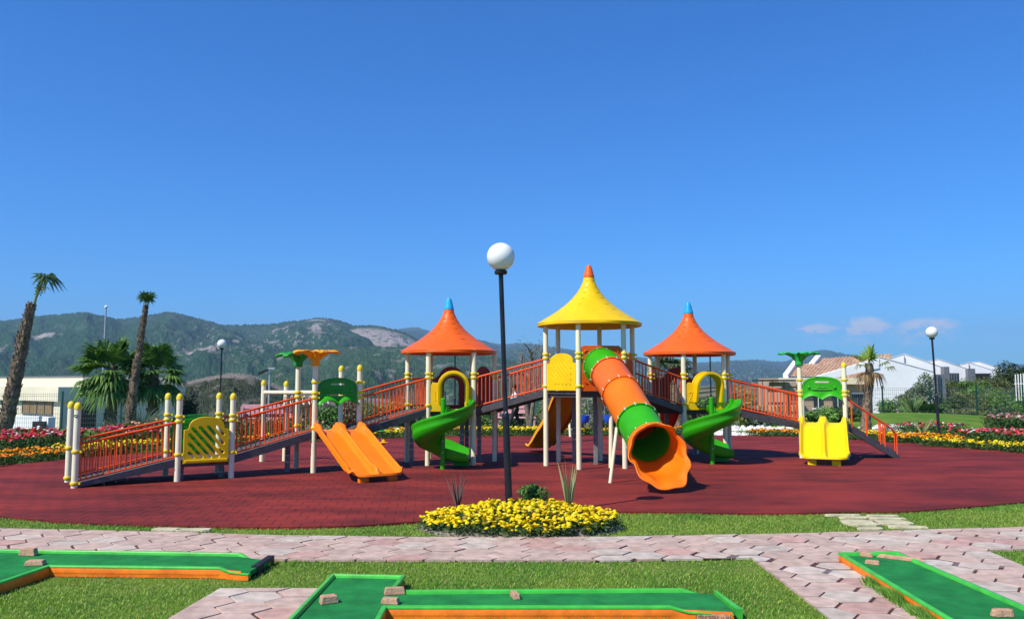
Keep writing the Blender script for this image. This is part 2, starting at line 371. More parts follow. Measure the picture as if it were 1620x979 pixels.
def grass_mat():
    m = mat('lawn', (.085, .17, .018), .9, .25, 1.6, .6, 60, spec=.15, col2=(.035, .105, .010))
    return m
def land_mat():
    m = bpy.data.materials.new('open_land'); m.use_nodes = True; N = m.node_tree.nodes; L = m.node_tree.links; b = N['Principled BSDF']; b.inputs['Roughness'].default_value = .95; b.inputs['Specular IOR Level'].default_value = .1
    t = N.new('ShaderNodeNewGeometry'); n = N.new('ShaderNodeTexNoise'); n.inputs['Scale'].default_value = .9; n.inputs['Detail'].default_value = 9; L.new(t.outputs['Position'], n.inputs['Vector'])
    g = N.new('ShaderNodeValToRGB'); e = g.color_ramp.elements; e[0].position = .3; e[0].color = (.055, .14, .014, 1); e[1].position = .72; e[1].color = (.14, .22, .028, 1); L.new(n.outputs[0], g.inputs[0])
    n2 = N.new('ShaderNodeTexNoise'); n2.inputs['Scale'].default_value = .08; n2.inputs['Detail'].default_value = 9; L.new(t.outputs['Position'], n2.inputs['Vector'])
    g2 = N.new('ShaderNodeValToRGB'); e = g2.color_ramp.elements; e[0].position = .42; e[0].color = (.03, .045, .018, 1); e[1].position = .6; e[1].color = (.20, .165, .11, 1); L.new(n2.outputs[0], g2.inputs[0])
    s = N.new('ShaderNodeSeparateXYZ'); L.new(t.outputs['Position'], s.inputs[0]); mr = N.new('ShaderNodeMapRange'); mr.inputs[1].default_value = 36; mr.inputs[2].default_value = 60; L.new(s.outputs[1], mr.inputs[0])
    mx = N.new('ShaderNodeMix'); mx.data_type = 'RGBA'; L.new(mr.outputs[0], mx.inputs[0]); L.new(g.outputs[0], mx.inputs[6]); L.new(g2.outputs[0], mx.inputs[7]); L.new(mx.outputs[2], b.inputs['Base Color'])
    return m
M['land'] = land_mat()
xs = axis([(-9000, -800, 12), (-800, -60, 24), (-60, 60, 121), (60, 800, 24), (800, 9000, 12)])
ys = axis([(-300, 0, 6), (0, 110, 111), (110, 700, 40), (700, 9500, 20)])
X, Y = np.meshgrid(xs, ys); Z = hfun(X, Y) - .004
struct(grid_mesh('ground', X, Y, Z, 'land'))

# ---- hills: ridge line by direction, each at its own distance
def hills(name, prof, D, Db, zb, seed, amp, rockf, tree, n=900, rows=150, forest=(.010, .038, .015), forest2=(.030, .068, .026)):
    px = np.linspace(prof[0][0], prof[-1][0], n); ry = np.interp(px, [p[0] for p in prof], [p[1] for p in prof])
    k = np.ones(15) / 15; ry = np.convolve(np.pad(ry, 7, 'edge'), k, 'valid')
    v = np.concatenate([np.linspace(0, 1, rows), 1 + np.linspace(.02, .5, 10)])
    VX, VV = np.meshgrid(px, v); dist = Db + (D - Db) * VV; ax = (VX - 810) / F
    zr = CH + np.interp(VX, px, (604.6 - ry) / F * 1.0) * D
    nz_ = noise2(VX * .012 * 1.0, VV * 4, seed, 6, 1.0, .52)
    ridged = 1 - np.abs(noise2(VX * .010, VV * 2.0, seed + 9, 4, 1.0, .5) * 2 - 1)
    prof_v = np.where(VV <= 1, VV ** .85, 1 - (VV - 1) * 1.4)
    Zh = zb + (zr - zb) * prof_v + amp * ((nz_ - .5) * 1.6 + (ridged - .6)) * np.clip(VV, 0, 1) * np.clip(1.03 - VV, 0, 1) * 2.2
    Xh = ax * dist; rock = rockf(VX, VV, nz_, seed)
    Zh = Zh + (rng.random(Zh.shape) ** 2 * tree * (.30 + .7 * (np.abs(VV - 1) < .03))) * (1 - rock) * np.clip(VV * 4, 0, 1) + rng.normal(0, tree * .10, Zh.shape) * rock
    t = np.clip(.55 * noise2(VX * .05, VV * 30, seed + 3, 4) + 1.1 * noise2(VX * .35, VV * 75, seed + 4, 2) - .35, 0, 1)[..., None]; c = np.array(forest) * (1 - t) + np.array(forest2) * t; c = c * rng.uniform(.35, 1.75, Zh.shape)[..., None]
    rc = np.array((.27, .24, .22)) * (.7 + .6 * noise2(VX * .12, VV * 60, seed + 5, 3))[..., None]
    c = c * (1 - rock[..., None]) + rc * rock[..., None]
    return struct(grid_mesh(name, Xh, dist, Zh, 'hillside', np.clip(c, 0, 1), smooth=False))
M['hillside'] = matv('forested_hillside', .95, .05)
def rock_main(x, v, nz_, s):
    a = noise2(x * .03, v * 14, s + 20, 5, 1, .6); streak = sm(.60, .70, a) * sm(.15, .3, v) * sm(.97, .8, v)
    blob = lambda cx, cv, wx, wv: np.clip(1.25 - ((x - cx) / wx) ** 2 - ((v - cv) / wv) ** 2, 0, 1)
    g = blob(60, .55, 38, .022) + blob(320, .36, 38, .05) + blob(505, .78, 26, .20) + blob(10, .40, 22, .03) + blob(400, .62, 40, .025) + blob(90, .86, 7, .03) + blob(440, .8, 20, .04)
    return np.clip(streak * .10 + sm(.66, .74, noise2(x * .22, v * 60, s + 41, 2)) * (np.exp(-((x - 420) / 110) ** 2 - ((v - .6) / .28) ** 2) + .6 * np.exp(-((x - 330) / 60) ** 2 - ((v - .4) / .12) ** 2)) * .8 + g * sm(.42, .58, noise2(x * .09, v * 30, s + 31, 4)), 0, 1)
def rock_quarry(x, v, nz_, s):
    return np.clip(1.7 - ((x - 590) / 76) ** 2 - ((v - .74) / .26) ** 2, 0, 1) * sm(.25, .45, noise2(x * .10, v * 50, s + 31, 4)) * sm(.98, .9, v)
def rock_few(x, v, nz_, s): return sm(.62, .75, noise2(x * .05, v * 20, s + 20, 5, 1, .6)) * .5
def rock_town(x, v, nz_, s): return (rng.random(x.shape) > .93) * sm(.1, .2, v) * sm(.7, .4, v) * (x > 1000) * .9 + rock_few(x, v, nz_, s) * .4
hills('hill_ridge', [(-700, 520), (-300, 505), (-100, 512), (0, 508), (60, 503), (130, 496), (190, 508), (225, 502), (270, 496), (310, 506), (350, 517), (400, 515), (440, 514), (480, 509), (512, 504), (545, 514), (575, 522), (620, 540), (700, 575), (800, 606), (860, 625)], 2300, 700, -50, 3, 60, rock_main, 7, 1100, 170)
hills('quarry_hill', [(430, 600), (480, 560), (530, 527), (565, 516), (600, 517), (640, 527), (662, 538), (700, 556), (760, 590), (840, 625)], 1900, 1100, -50, 11, 26, rock_quarry, 5, 500, 110)
hills('hill_slope', [(330, 622), (380, 590), (430, 560), (480, 551), (560, 549), (640, 550), (700, 555), (760, 562), (830, 577), (890, 590), (960, 604), (1040, 618)], 1300, 380, -50, 17, 30, rock_few, 4.5, 800, 150, forest=(.016, .044, .018), forest2=(.045, .085, .034))
hills('far_ridge', [(560, 548), (600, 530), (630, 522), (655, 518), (690, 530), (745, 537), (790, 546), (830, 543), (870, 549), (930, 560), (1000, 566), (1060, 572), (1100, 575), (1165, 571), (1200, 569), (1240, 574), (1275, 560), (1305, 554), (1340, 562), (1420, 575), (1560, 580), (1700, 572), (2100, 560), (2400, 575)], 5200, 1500, -60, 23, 90, rock_town, 10, 1300, 110)
# grey spoil mound and scrubby slope in the middle distance, left
def rock_mound(x, v, nz_, s): return np.clip(sm(.62, .85, v + .25 * (nz_ - .5)) * .55 + sm(.6, .7, noise2(x * .08, v * 12, s + 2, 4)) * .3, 0, 1)
hills('earth_mound', [(255, 618), (290, 606), (330, 597), (365, 590), (395, 592), (425, 603), (470, 622), (540, 640), (620, 655)], 260, 75, -4, 31, 4.0, rock_mound, 1.2, 420, 110, forest=(.022, .03, .016), forest2=(.05, .06, .03))

# ================================================================== RUBBER PLAY SURFACE
near = [(0, 820), (130, 830), (330, 836), (520, 836), (650, 829), (820, 816), (980, 812), (1200, 815), (1330, 813), (1430, 812), (1500, 807), (1620, 797)]
farp = [(1620, 715), (1450, 703), (1380, 698), (1270, 692), (1185, 690), (1000, 689), (860, 690), (700, 691), (560, 695), (440, 702), (250, 716), (150, 724), (0, 738)]
left_x = [(-12.2, 15.2), (-10.8, 12.2)]; right_x = [(10.6, 13.2), (13.6, 16.6)]
key = [G(*p).xy for p in near] + [Vector(p) for p in right_x] + [G(*p).xy for p in farp] + [Vector(p) for p in left_x]
RUB = [tuple(p) for p in spline(key, 6)]
def flat(name, poly, z, m, kind='structure', th=0):
    mb = MB()
    if th: mb.prism(poly, z - th, z)
    else: mb.add([(p[0], p[1], z) for p in poly], [tuple(range(len(poly)))])
    o = mb.build(name, m, None, False); o['kind'] = kind; return o
def rubber_mat():
    m = bpy.data.materials.new('rubber_tiles'); m.use_nodes = True; N = m.node_tree.nodes; L = m.node_tree.links; b = N['Principled BSDF']
    t = N.new('ShaderNodeTexCoord'); mp = N.new('ShaderNodeMapping'); mp.inputs['Rotation'].default_value = (0, 0, R(-6)); L.new(t.outputs['Object'], mp.inputs[0])
    # zigzag edges of the interlocking tiles
    wv = N.new('ShaderNodeTexWave'); wv.wave_type = 'BANDS'; wv.bands_direction = 'X'; wv.wave_profile = 'TRI'; wv.inputs['Scale'].default_value = 1.9; L.new(mp.outputs[0], wv.inputs[0])
    sc = N.new('ShaderNodeMath'); sc.operation = 'MULTIPLY'; sc.inputs[1].default_value = .035; L.new(wv.outputs[1], sc.inputs[0])
    cb = N.new('ShaderNodeCombineXYZ'); L.new(sc.outputs[0], cb.inputs[1]); va = N.new('ShaderNodeVectorMath'); va.operation = 'ADD'; L.new(mp.outputs[0], va.inputs[0]); L.new(cb.outputs[0], va.inputs[1])
    br = N.new('ShaderNodeTexBrick'); br.inputs['Scale'].default_value = 1.0; br.inputs['Brick Width'].default_value = .24; br.inputs['Row Height'].default_value = .30; br.inputs['Mortar Size'].default_value = .011; br.inputs['Mortar Smooth'].default_value = .4
    br.inputs['Color1'].default_value = (.235, .026, .018, 1); br.inputs['Color2'].default_value = (.212, .023, .018, 1); br.inputs['Mortar'].default_value = (.10, .014, .014, 1); L.new(va.outputs[0], br.inputs[0])
    n = N.new('ShaderNodeTexNoise'); n.inputs['Scale'].default_value = .9; n.inputs['Detail'].default_value = 8; n.inputs['Roughness'].default_value = .65
    ms = N.new('ShaderNodeMapping'); ms.inputs['Scale'].default_value = (.55, 1.3, 1); L.new(t.outputs['Object'], ms.inputs[0]); L.new(ms.outputs[0], n.inputs['Vector'])
    cr = N.new('ShaderNodeValToRGB'); cr.color_ramp.elements[0].position = .38; cr.color_ramp.elements[0].color = (.50, .50, .60, 1); cr.color_ramp.elements[1].position = .62; cr.color_ramp.elements[1].color = (1.15, 1.1, 1.0, 1); L.new(n.outputs[0], cr.inputs[0])
    mx = N.new('ShaderNodeMix'); mx.data_type = 'RGBA'; mx.blend_type = 'MULTIPLY'; mx.inputs[0].default_value = 1; mfx = N.new('ShaderNodeSeparateXYZ'); L.new(t.outputs['Object'], mfx.inputs[0]); mfr = N.new('ShaderNodeMapRange'); mfr.inputs[1].default_value = -3.5; mfr.inputs[2].default_value = 2.5; mfr.inputs[3].default_value = 0; mfr.inputs[4].default_value = .8; L.new(mfx.outputs[0], mfr.inputs[0]); mf = N.new('ShaderNodeMix'); mf.data_type = 'RGBA'; L.new(mfr.outputs[0], mf.inputs[0]); L.new(br.outputs[0], mf.inputs[6]); mf.inputs[7].default_value = (.215, .024, .018, 1); L.new(mf.outputs[2], mx.inputs[6]); L.new(cr.outputs[0], mx.inputs[7])
    # pale scuffs and dust
    n2 = N.new('ShaderNodeTexNoise'); n2.inputs['Scale'].default_value = 3.2; n2.inputs['Detail'].default_value = 10; n2.inputs['Roughness'].default_value = .75; m2 = N.new('ShaderNodeMapping'); m2.inputs['Scale'].default_value = (.8, 2.0, 1); L.new(t.outputs['Object'], m2.inputs[0]); L.new(m2.outputs[0], n2.inputs['Vector'])
    r2 = N.new('ShaderNodeMapRange'); r2.inputs[1].default_value = .64; r2.inputs[2].default_value = .80; r2.inputs[4].default_value = .5; L.new(n2.outputs[0], r2.inputs[0])
    mx2 = N.new('ShaderNodeMix'); mx2.data_type = 'RGBA'; L.new(r2.outputs[0], mx2.inputs[0]); L.new(mx.outputs[2], mx2.inputs[6]); mx2.inputs[7].default_value = (.42, .28, .25, 1)
    L.new(mx2.outputs[2], b.inputs['Base Color']); b.inputs['Roughness'].default_value = .82; b.inputs['Specular IOR Level'].default_value = .25
    gn = N.new('ShaderNodeTexNoise'); gn.inputs['Scale'].default_value = 220; L.new(t.outputs['Object'], gn.inputs['Vector'])
    ad = N.new('ShaderNodeMath'); ad.operation = 'MULTIPLY_ADD'; ad.inputs[1].default_value = -1.5; L.new(br.outputs['Fac'], ad.inputs[0]); L.new(gn.outputs[0], ad.inputs[2])
    bp = N.new('ShaderNodeBump'); bp.inputs['Strength'].default_value = .5; bp.inputs['Distance'].default_value = .008; L.new(ad.outputs[0], bp.inputs['Height']); L.new(bp.outputs[0], b.inputs['Normal'])
    return m
M['rubber'] = rubber_mat()
flat('play_surface', RUB, .03, 'rubber', th=.05)

# ================================================================== PINK PAVED PATHS
far_e = [(-200, 832), (0, 838), (270, 844), (460, 850), (700, 852), (960, 852), (1260, 846), (1620, 836), (1800, 830)]
near_e = [(-200, 877), (0, 881), (270, 886), (460, 888), (700, 889), (960, 889), (1190, 885), (1560, 873), (1800, 866)]
PATHS = []
for i in range(8):
    a, b, c, d = near_e[i], near_e[i + 1], far_e[i + 1], far_e[i]; PATHS.append([tuple(G(*p).xy) for p in (a, b, c, d)])
diag = [[(1190, 885), (1350, 1010), (1560, 1010), (1560, 873)], [(1560, 873), (1560, 1010), (1880, 1010)]]
side = [[(348, 934), (218, 1012), (520, 1012), (560, 934)]]
for q in diag + side:
    w = [tuple(G(*p).xy) for p in q]
    ar = sum(w[i][0] * w[(i + 1) % len(w)][1] - w[(i + 1) % len(w)][0] * w[i][1] for i in range(len(w)))
    PATHS.append(w if ar > 0 else w[::-1])
mb = MB()
for w in PATHS: mb.add([(p[0], p[1], .012) for p in w], [tuple(range(len(w)))])
M['joint'] = mat('red_brown_joint', (.14, .055, .04), .9, .25, 9, .5, 40, col2=(.07, .034, .028))
struct(mb.build('path_bed', 'joint', None, False))
hexr = .198; mb = MB(); tiles = {}
xsmin, xsmax, ysmin, ysmax = -9, 9, 4.6, 10.9
dx = hexr * 1.5 * 1.12; dy = hexr * math.sqrt(3) * .92
wet = [(3.0, 7.55, .55, .35), (3.9, 7.85, .9, .22), (5.35, 7.75, .8, .25), (4.8, 7.3, .3, .15), (2.1, 8.1, .6, .16), (1.0, 8.15, .4, .12), (6.4, 7.5, .7, .2)]
for i in range(int((xsmax - xsmin) / dx)):
    for j in range(int((ysmax - ysmin) / dy)):
        cx = xsmin + i * dx; cy = ysmin + j * dy + (dy / 2 if i % 2 else 0)
        gap = .0055 + .006 * abs(random.gauss(0, 1)) + (.005 * random.random() if cx > 2.4 and cy < 8.3 else 0); wetness = max([math.exp(-((cx - a) / c) ** 2 - ((cy - b) / d) ** 2) for a, b, c, d in wet])
        if wetness > .5: gap += .018 * (wetness + random.random() * .5)
        rr = hexr - gap; j1, j2 = random.gauss(0, .004), random.gauss(0, .004)
        shrink = .93 if wetness > .45 and random.random() < .6 else 1
        pts = [(cx + j1 + rr * 1.12 * math.cos(R(60 * k)) * shrink, cy + j2 + rr * .92 * math.sin(R(60 * k)) * shrink) for k in range(6)]
        g = random.random(); pal = Vector((.47, .34, .28)) if g < .72 else (Vector((.48, .40, .335)) if g < .9 else Vector((.46, .285, .24)))
        if wetness > .35: pal = pal.lerp(Vector((.52, .46, .40)), min(1, wetness))
        col = pal * random.uniform(.92, 1.07); zt = .024 + random.gauss(0, .0015) - (.004 * wetness)
        for w in PATHS:
            if not (min(p[0] for p in w) - .3 < cx < max(p[0] for p in w) + .3 and min(p[1] for p in w) - .3 < cy < max(p[1] for p in w) + .3): continue
            c = clip(pts, w)
            if len(c) >= 3:
                n = len(c); vs = [(p[0], p[1], .0) for p in c] + [(p[0], p[1], zt - .004) for p in c]
                mx_, my_ = sum(p[0] for p in c) / n, sum(p[1] for p in c) / n
                ki = .03 if n == 6 and all(q in pts for q in c) else 0.0
                vs += [(p[0] + (mx_ - p[0]) * ki, p[1] + (my_ - p[1]) * ki, zt) for p in c]
                fs = [(k, (k + 1) % n, n + (k + 1) % n, n + k) for k in range(n)] + [(n + k, n + (k + 1) % n, 2 * n + (k + 1) % n, 2 * n + k) for k in range(n)] + [tuple(range(2 * n, 3 * n))]
                mb.add(vs, fs, col)
struct(mb.build('path', 'tile', None, False))
# wet mud lying between the sunken slabs
M['mud'] = mat('wet_mud', (.13, .10, .095), .6, .2, 6, .25, 20, spec=.3, col2=(.19, .13, .11))
mb = MB()
for a, b, c, d in wet:
    n = 28; ring_ = [(a + c * (.75 + .25 * math.sin(3 * q + a * 9) + .12 * math.sin(7 * q)) * math.cos(q), b + d * (.75 + .25 * math.cos(2 * q + b * 5)) * math.sin(q)) for q in [2 * math.pi * k / n for k in range(n)]]
    for w in PATHS:
        cc_ = clip(ring_, w)
        if len(cc_) > 2: mb.add([(x_, y_, .0165 + .0001 * len(mb.f)) for x_, y_ in cc_], [tuple(range(len(cc_)))])
struct(mb.build('mud_film', 'mud', None, False))
# ================================================================== MINI GOLF LANES
def miter(pts, off):
    """offset an open polyline to its left by off, mitred"""
    out = []; n = len(pts)
    for i in range(n):
        d0 = (pts[i] - pts[i - 1]).normalized() if i > 0 else (pts[1] - pts[0]).normalized(); d1 = (pts[i + 1] - pts[i]).normalized() if i < n - 1 else d0
        n0 = Vector((-d0.y, d0.x)); n1 = Vector((-d1.y, d1.x)); mm = (n0 + n1); mm.normalize(); out.append(pts[i] + mm * off / max(.35, mm.dot(n0)))
    return out
def rail_strip(name, pts, sec, m, parent, zs=None):
    """pts 2D polyline; sec (offset outward-left, height)"""
    pts = [Vector(p[:2]) for p in pts]; mb = MB(); ns = len(sec); vs = []
    offs = [miter(pts, -a) for a, h in sec]
    for i in range(len(pts)):
        k = 1 if zs is None else zs[i]
        for j, (a, h) in enumerate(sec): q = offs[j][i]; vs.append((q.x, q.y, h * k if h > .0301 else h))
    fs = [(i * ns + j, i * ns + (j + 1) % ns, (i + 1) * ns + (j + 1) % ns, (i + 1) * ns + j) for i in range(len(pts) - 1) for j in range(ns)]
    fs += [tuple(range(ns)), tuple(range((len(pts) - 1) * ns, len(pts) * ns))]
    return mb.add(vs, fs).build(name, m, parent, True, 50)
GZ = .098
RIM = [(0, .02), (0, .088), (.008, GZ), (.034, GZ), (.042, .090), (.042, .079), (.03, .076), (.03, .02)]
BOARD = [(.031, .032), (.0405, .032), (.0405, .073), (.038, .0775), (.031, .0775)]
SKIRT = [(.031, .001), (.038, .001), (.038, .045), (.031, .045)]
def carpet_mat():
    m = mat('green_carpet', (.034, .36, .09), .95, .2, 5, .9, 260, spec=.1, col2=(.020, .22, .06), dirt=.10); return m
M['carpet'] = carpet_mat()
LANES = []
def lane(label, outline, rims, boards, base):
    t = empty('minigolf_lane', label, 'minigolf lane', 'miniature golf lanes in the foreground', base)
    W_ = [G(x, y, GZ).xy for x, y in outline]; LANES.append([tuple(p) for p in W_])
    MB().prism([tuple(p) for p in W_], .03, .070).build('carpet', 'carpet', t, False)
    for pl, zs in rims: rail_strip('rim', [G(x, y, GZ) for x, y in pl], RIM, 'rim', t, zs)
    for pl, zs in rims: rail_strip('skirt', [G(x, y, GZ) for x, y in pl], SKIRT, 'board', t)
    for pl in boards: rail_strip('side_board', [G(x, y, GZ) for x, y in pl], BOARD, 'board', t)
    return t
l1 = lane('L-shaped green carpet lane at far left, open end by the pink path', [(-260, 863), (0, 868), (380, 875), (424, 882), (396, 898), (350, 895), (76, 892), (-40, 932), (-260, 1000)],
          [([(378, 875), (200, 872), (0, 869), (-260, 864)], None), ([(424, 881), (396, 877.5), (378, 875)], [.45, .5, 1]), ([(-260, 1000), (-40, 931), (76, 892), (350, 895)], None), ([(350, 895), (368, 897), (397, 899)], [1, .7, .62])],
          [[(-260, 1000), (-40, 931), (76, 892), (350, 895), (386, 898)]], G(200, 890))
l2 = lane('T-shaped green carpet lane in the centre foreground, worn name plate at its right end', [(400, 1045), (462, 980), (530, 908), (633, 910), (613, 934), (1080, 931), (1128, 933), (1162, 961), (1060, 956), (604, 956), (568, 1022)],
          [([(1080, 931), (613, 934), (633, 910), (530, 908), (462, 980), (400, 1045)], None), ([(1130, 934), (1100, 932), (1080, 931)], [.55, .7, 1]), ([(568, 1022), (604, 956), (1060, 956)], None), ([(1060, 956), (1090, 958), (1160, 961)], [1, .7, .66])],
          [[(568, 1022), (604, 956), (1060, 956), (1158, 961)]], G(800, 965))
l3 = lane('straight green carpet lane running off the right foreground over the pink paving', [(1334, 874), (1418, 873), (1640, 968), (1740, 1012), (1600, 1030), (1515, 981)],
          [([(1740, 1012), (1640, 968), (1418, 873), (1334, 874), (1515, 981), (1600, 1030)], None)],
          [[(1334, 874), (1515, 981), (1600, 1030)]], G(1450, 930))
# closed low end pieces of the two long lanes
M['end_shade_black'] = mat('shaded_end_edge', (.015, .016, .02), .6, .3, 9, .2)  # near-black colour stands for the shade on the left lane's upright end
a, b = G(424, 882, .055), G(397, 900, .055); e = (b - a).normalized()
MB().prism([tuple(p.xy) for p in (a, b, b + Vector((.06, 0, 0)), a + Vector((.06, 0, 0)))], .004, .08).build('end_strip', 'end_shade_black', l1, False)
a, b = G(1130, 934, .07), G(1164, 963, .07)
MB().prism([tuple(p.xy) for p in (a, b, b + Vector((.05, -.0, 0)), a + Vector((.02, 0, 0)))], .004, .072).build('end_strip', 'rim', l2, False)
# lettering plate on lane two
pa, pb = G(1104, 958, .098), G(1152, 960.5, .098); ex = (pb - pa); ex.z = 0; L_ = ex.length; ex.normalize(); ny = Vector((ex.y, -ex.x, 0))
pc = (pa + pb) / 2; pc.z = .036; pc = pc + ny * .046
pl = MB().box(pc, L_ + .02, .006, .052, ex, ny, (0, 0, 1)).build('name_plate', 'plate', l2, False)
tm = text_mesh('( MINI GOLF 11 (*.)', .030, .001); T = Matrix.Identity(4)
for i, aa in enumerate((ex, Vector((0, 0, 1)), -ny if False else ny)): T[0][i], T[1][i], T[2][i] = aa
T.translation = pc + ny * .004; tm.transform(T); finish('lettering', tm, 'ink', pl, False)
pc = G(380, 898, .045); pc = pc + Vector((0, -.045, 0)); tm = text_mesh('MINI GOLF 10', .03, .001); T = Matrix(((1, 0, 0, pc.x), (0, 0, -1, pc.y), (0, 1, 0, .036), (0, 0, 0, 1))); tm.transform(T)
finish('lettering', tm, 'board', l1, False)
for l in (l1, l2, l3): settle(l)
# loose obstacles of tan stone
def stone(px, py, z, sx_, sy_, sz_, rot, label, taper=.85, rnd=0):
    c = G(px, py, z); c.z = z; mb = MB(); n = 10 if rnd else 4
    base = [(sx_ / 2, sy_ / 2), (-sx_ / 2, sy_ / 2), (-sx_ / 2, -sy_ / 2), (sx_ / 2, -sy_ / 2)] if not rnd else stadium(-sx_ / 2 + sy_ / 2, 0, sx_ / 2 - sy_ / 2, 0, sy_ / 2, 5)
    base = [(x * random.uniform(.93, 1.07), y * random.uniform(.9, 1.1)) for x, y in base]; n = len(base)
    ca, sa = math.cos(R(rot)), math.sin(R(rot)); f = lambda x, y, zz, k: (x * k * ca - y * k * sa, x * k * sa + y * k * ca, zz)
    mb.add([f(x, y, 0, 1) for x, y in base] + [f(x, y, sz_ * random.uniform(.93, 1.05), taper) for x, y in base], [tuple(reversed(range(n))), tuple(range(n, 2 * n))] + [(i, (i + 1) % n, n + (i + 1) % n, n + i) for i in range(n)])
    o = mb.build('stone_block', 'stone', None, False, bevel=.006); o.location = c; tag(o, label, 'stone block', 'tan stone obstacles on the golf lanes'); return o
stone(45, 878, .071, 0.162, 0.076, 0.068, -8, 'tan stone block against the far rim of the left golf lane')
stone(56, 893, .071, 0.170, 0.085, 0.044, 5, 'low tan stone block by the near rim corner of the left golf lane')
stone(520, 953, .071, 0.128, 0.085, 0.056, 28, 'wedge-shaped tan stone near the left rim of the centre T-shaped lane')
stone(624, 939, .071, 0.162, 0.076, 0.052, 10, 'tan stone block at the inner far corner of the centre T-shaped lane')
stone(618, 954, .071, 0.136, 0.076, 0.044, -8, 'tan stone wedge at the inner near corner of the centre T-shaped lane')
stone(815, 945, .071, 0.055, 0.136, 0.044, 12, 'single small tan stone standing midway along the long arm of the centre lane')
stone(1371, 880, .071, 0.128, 0.064, 0.040, -50, 'rounded tan stone, left one at the head of the right golf lane', rnd=1)
stone(1380, 892, .071, 0.136, 0.060, 0.036, -35, 'shorter tan stone just in front of another at the head of the right lane', rnd=1)
stone(1425, 885, .071, 0.408, 0.055, 0.032, -36, 'long thin tan stone slanting across the head of the right golf lane', rnd=1)
stone(1586, 974, .071, 0.170, 0.072, 0.048, 0, 'rounded tan stone at the bottom right corner of the right golf lane', rnd=1)
# limestone stepping slabs set in the grass
def slab(px, py, w, d, rot, label):
    c = G(px, py); n = 9; k0 = random.random() * 6; pts = [(w / 2 * (1 if abs(math.cos(q)) > .6 else .8) * math.copysign(abs(math.cos(q)) ** .4, math.cos(q)), d / 2 * math.copysign(abs(math.sin(q)) ** .5, math.sin(q)) * random.uniform(.85, 1.1)) for q in [2 * math.pi * (i + .5) / n for i in range(n)]]
    o = MB().prism(pts, 0, .03).build('stepping_stone', 'step', None, False, bevel=.005); o.location = (c.x, c.y, .004); o.rotation_euler.z = R(rot); tag(o, label, 'stepping stone', 'pale limestone slabs set in the grass'); return o
slab(1333, 817.5, .46, .10, 0, 'thin pale slab at the back left of the right-hand stepping stones, touching the red surface')
slab(1352, 821.5, .40, .14, 3, 'pale slab second from the back in the left row of the right-hand stepping stones')
slab(1361, 830, .42, .40, -3, 'largest pale square slab at the left of the right-hand stepping stones')
slab(1376, 839, .30, .12, 3, 'small pale slab by the pink path at the front left of the right-hand stepping stones')
slab(1396, 818.5, .40, .09, -2, 'thin pale slab at the back right of the right-hand stepping stones')
slab(1404, 823, .44, .14, -3, 'pale slab second from the back in the right row of the right-hand stepping stones')
slab(1412, 829.5, .46, .28, -5, 'pale broad slab in the middle of the right row of stepping stones')
slab(1436, 836.5, .44, .14, -8, 'pale slab by the pink path at the front right of the right-hand stepping stones')
slab(264, 840.5, .34, .18, -4, 'pale slab half sunk in grass, left one of the pair by the left path edge')
slab(306, 841, .40, .14, 2, 'pale slab half sunk in grass, right one of the pair by the left path edge')

# ================================================================== LAWN BLADES (foreground)
bedc = G(823, 846); BED = [(bedc.x + 1.22 * math.cos(q), bedc.y + .50 + .80 * math.sin(q)) for q in [2 * math.pi * k / 40 for k in range(40)]]
def offset_in(poly, k):
    cx = sum(p[0] for p in poly) / len(poly); cy = sum(p[1] for p in poly) / len(poly); return [(cx + (p[0] - cx) * k, cy + (p[1] - cy) * k) for p in poly]
def lawn(n, x0, x1, y0, y1, hmin, hmax, w, name):
    x = rng.uniform(x0, x1, n); y = y0 + (y1 - y0) * rng.random(n) ** .9
    vis = (np.abs(x) < y * .67 + .4); x, y = x[vis], y[vis]
    bad = inpoly(x, y, RUB) | inpoly(x, y, offset_in(BED, .97))
    for q in PATHS: bad |= inpoly(x, y, q)
    for q in LANES: bad |= inpoly(x, y, q)
    x, y = x[~bad], y[~bad]; n = len(x)
    patch = noise2(x * 1.3, y * 1.3, 77, 4)
    worn = np.zeros(n)
    for a, b, c, d, k in [(-2.9, 7.35, .9, .25, .9), (2.15, 7.75, 1.2, .22, .8), (-5, 7.2, 2.5, .35, .6), (-1.3, 8.95, .8, .2, .5), (3.2, 7.0, .8, .5, .4), (6.1, 9.6, .4, .15, .4)]:
        worn = np.maximum(worn, k * np.exp(-((x - a) / c) ** 2 - ((y - b) / d) ** 2))
    keep = rng.random(n) > worn * .45; x, y, patch, worn = x[keep], y[keep], patch[keep], worn[keep]; n = len(x)
    hh = rng.uniform(hmin, hmax, n) * (.65 + .8 * patch) * (1 - .45 * worn); az = rng.uniform(0, 2 * math.pi, n); ln = rng.uniform(.2, .9, n) * hh; ww = w * rng.uniform(.6, 1.3, n)
    dx_, dy_ = np.cos(az), np.sin(az); px_, py_ = -dy_, dx_; z0 = np.zeros(n)
    V = np.stack([np.stack([x - px_ * ww, y - py_ * ww, z0], 1), np.stack([x + px_ * ww, y + py_ * ww, z0], 1), np.stack([x + dx_ * ln * .4 + px_ * ww * .7, y + dy_ * ln * .4 + py_ * ww * .7, hh * .6], 1), np.stack([x + dx_ * ln, y + dy_ * ln, hh], 1)], 1).reshape(-1, 3)
    t = np.clip(patch * 2.4 - .7, 0, 1)[:, None]; c = np.array((.27, .37, .05)) * (1 - t) + np.array((.12, .29, .032)) * t; dry = (rng.random(n) < .10 + worn * .6)[:, None]; c = np.where(dry, np.array((.34, .30, .12)), c) * rng.uniform(.7, 1.35, (n, 1))
    o = npmesh(name, V, np.arange(4 * n).reshape(-1, 4), np.repeat(c, 4, 0), 'leaf'); o['kind'] = 'stuff'; tag(o, 'short mown green grass around the golf lanes and pink paths', 'grass'); return o
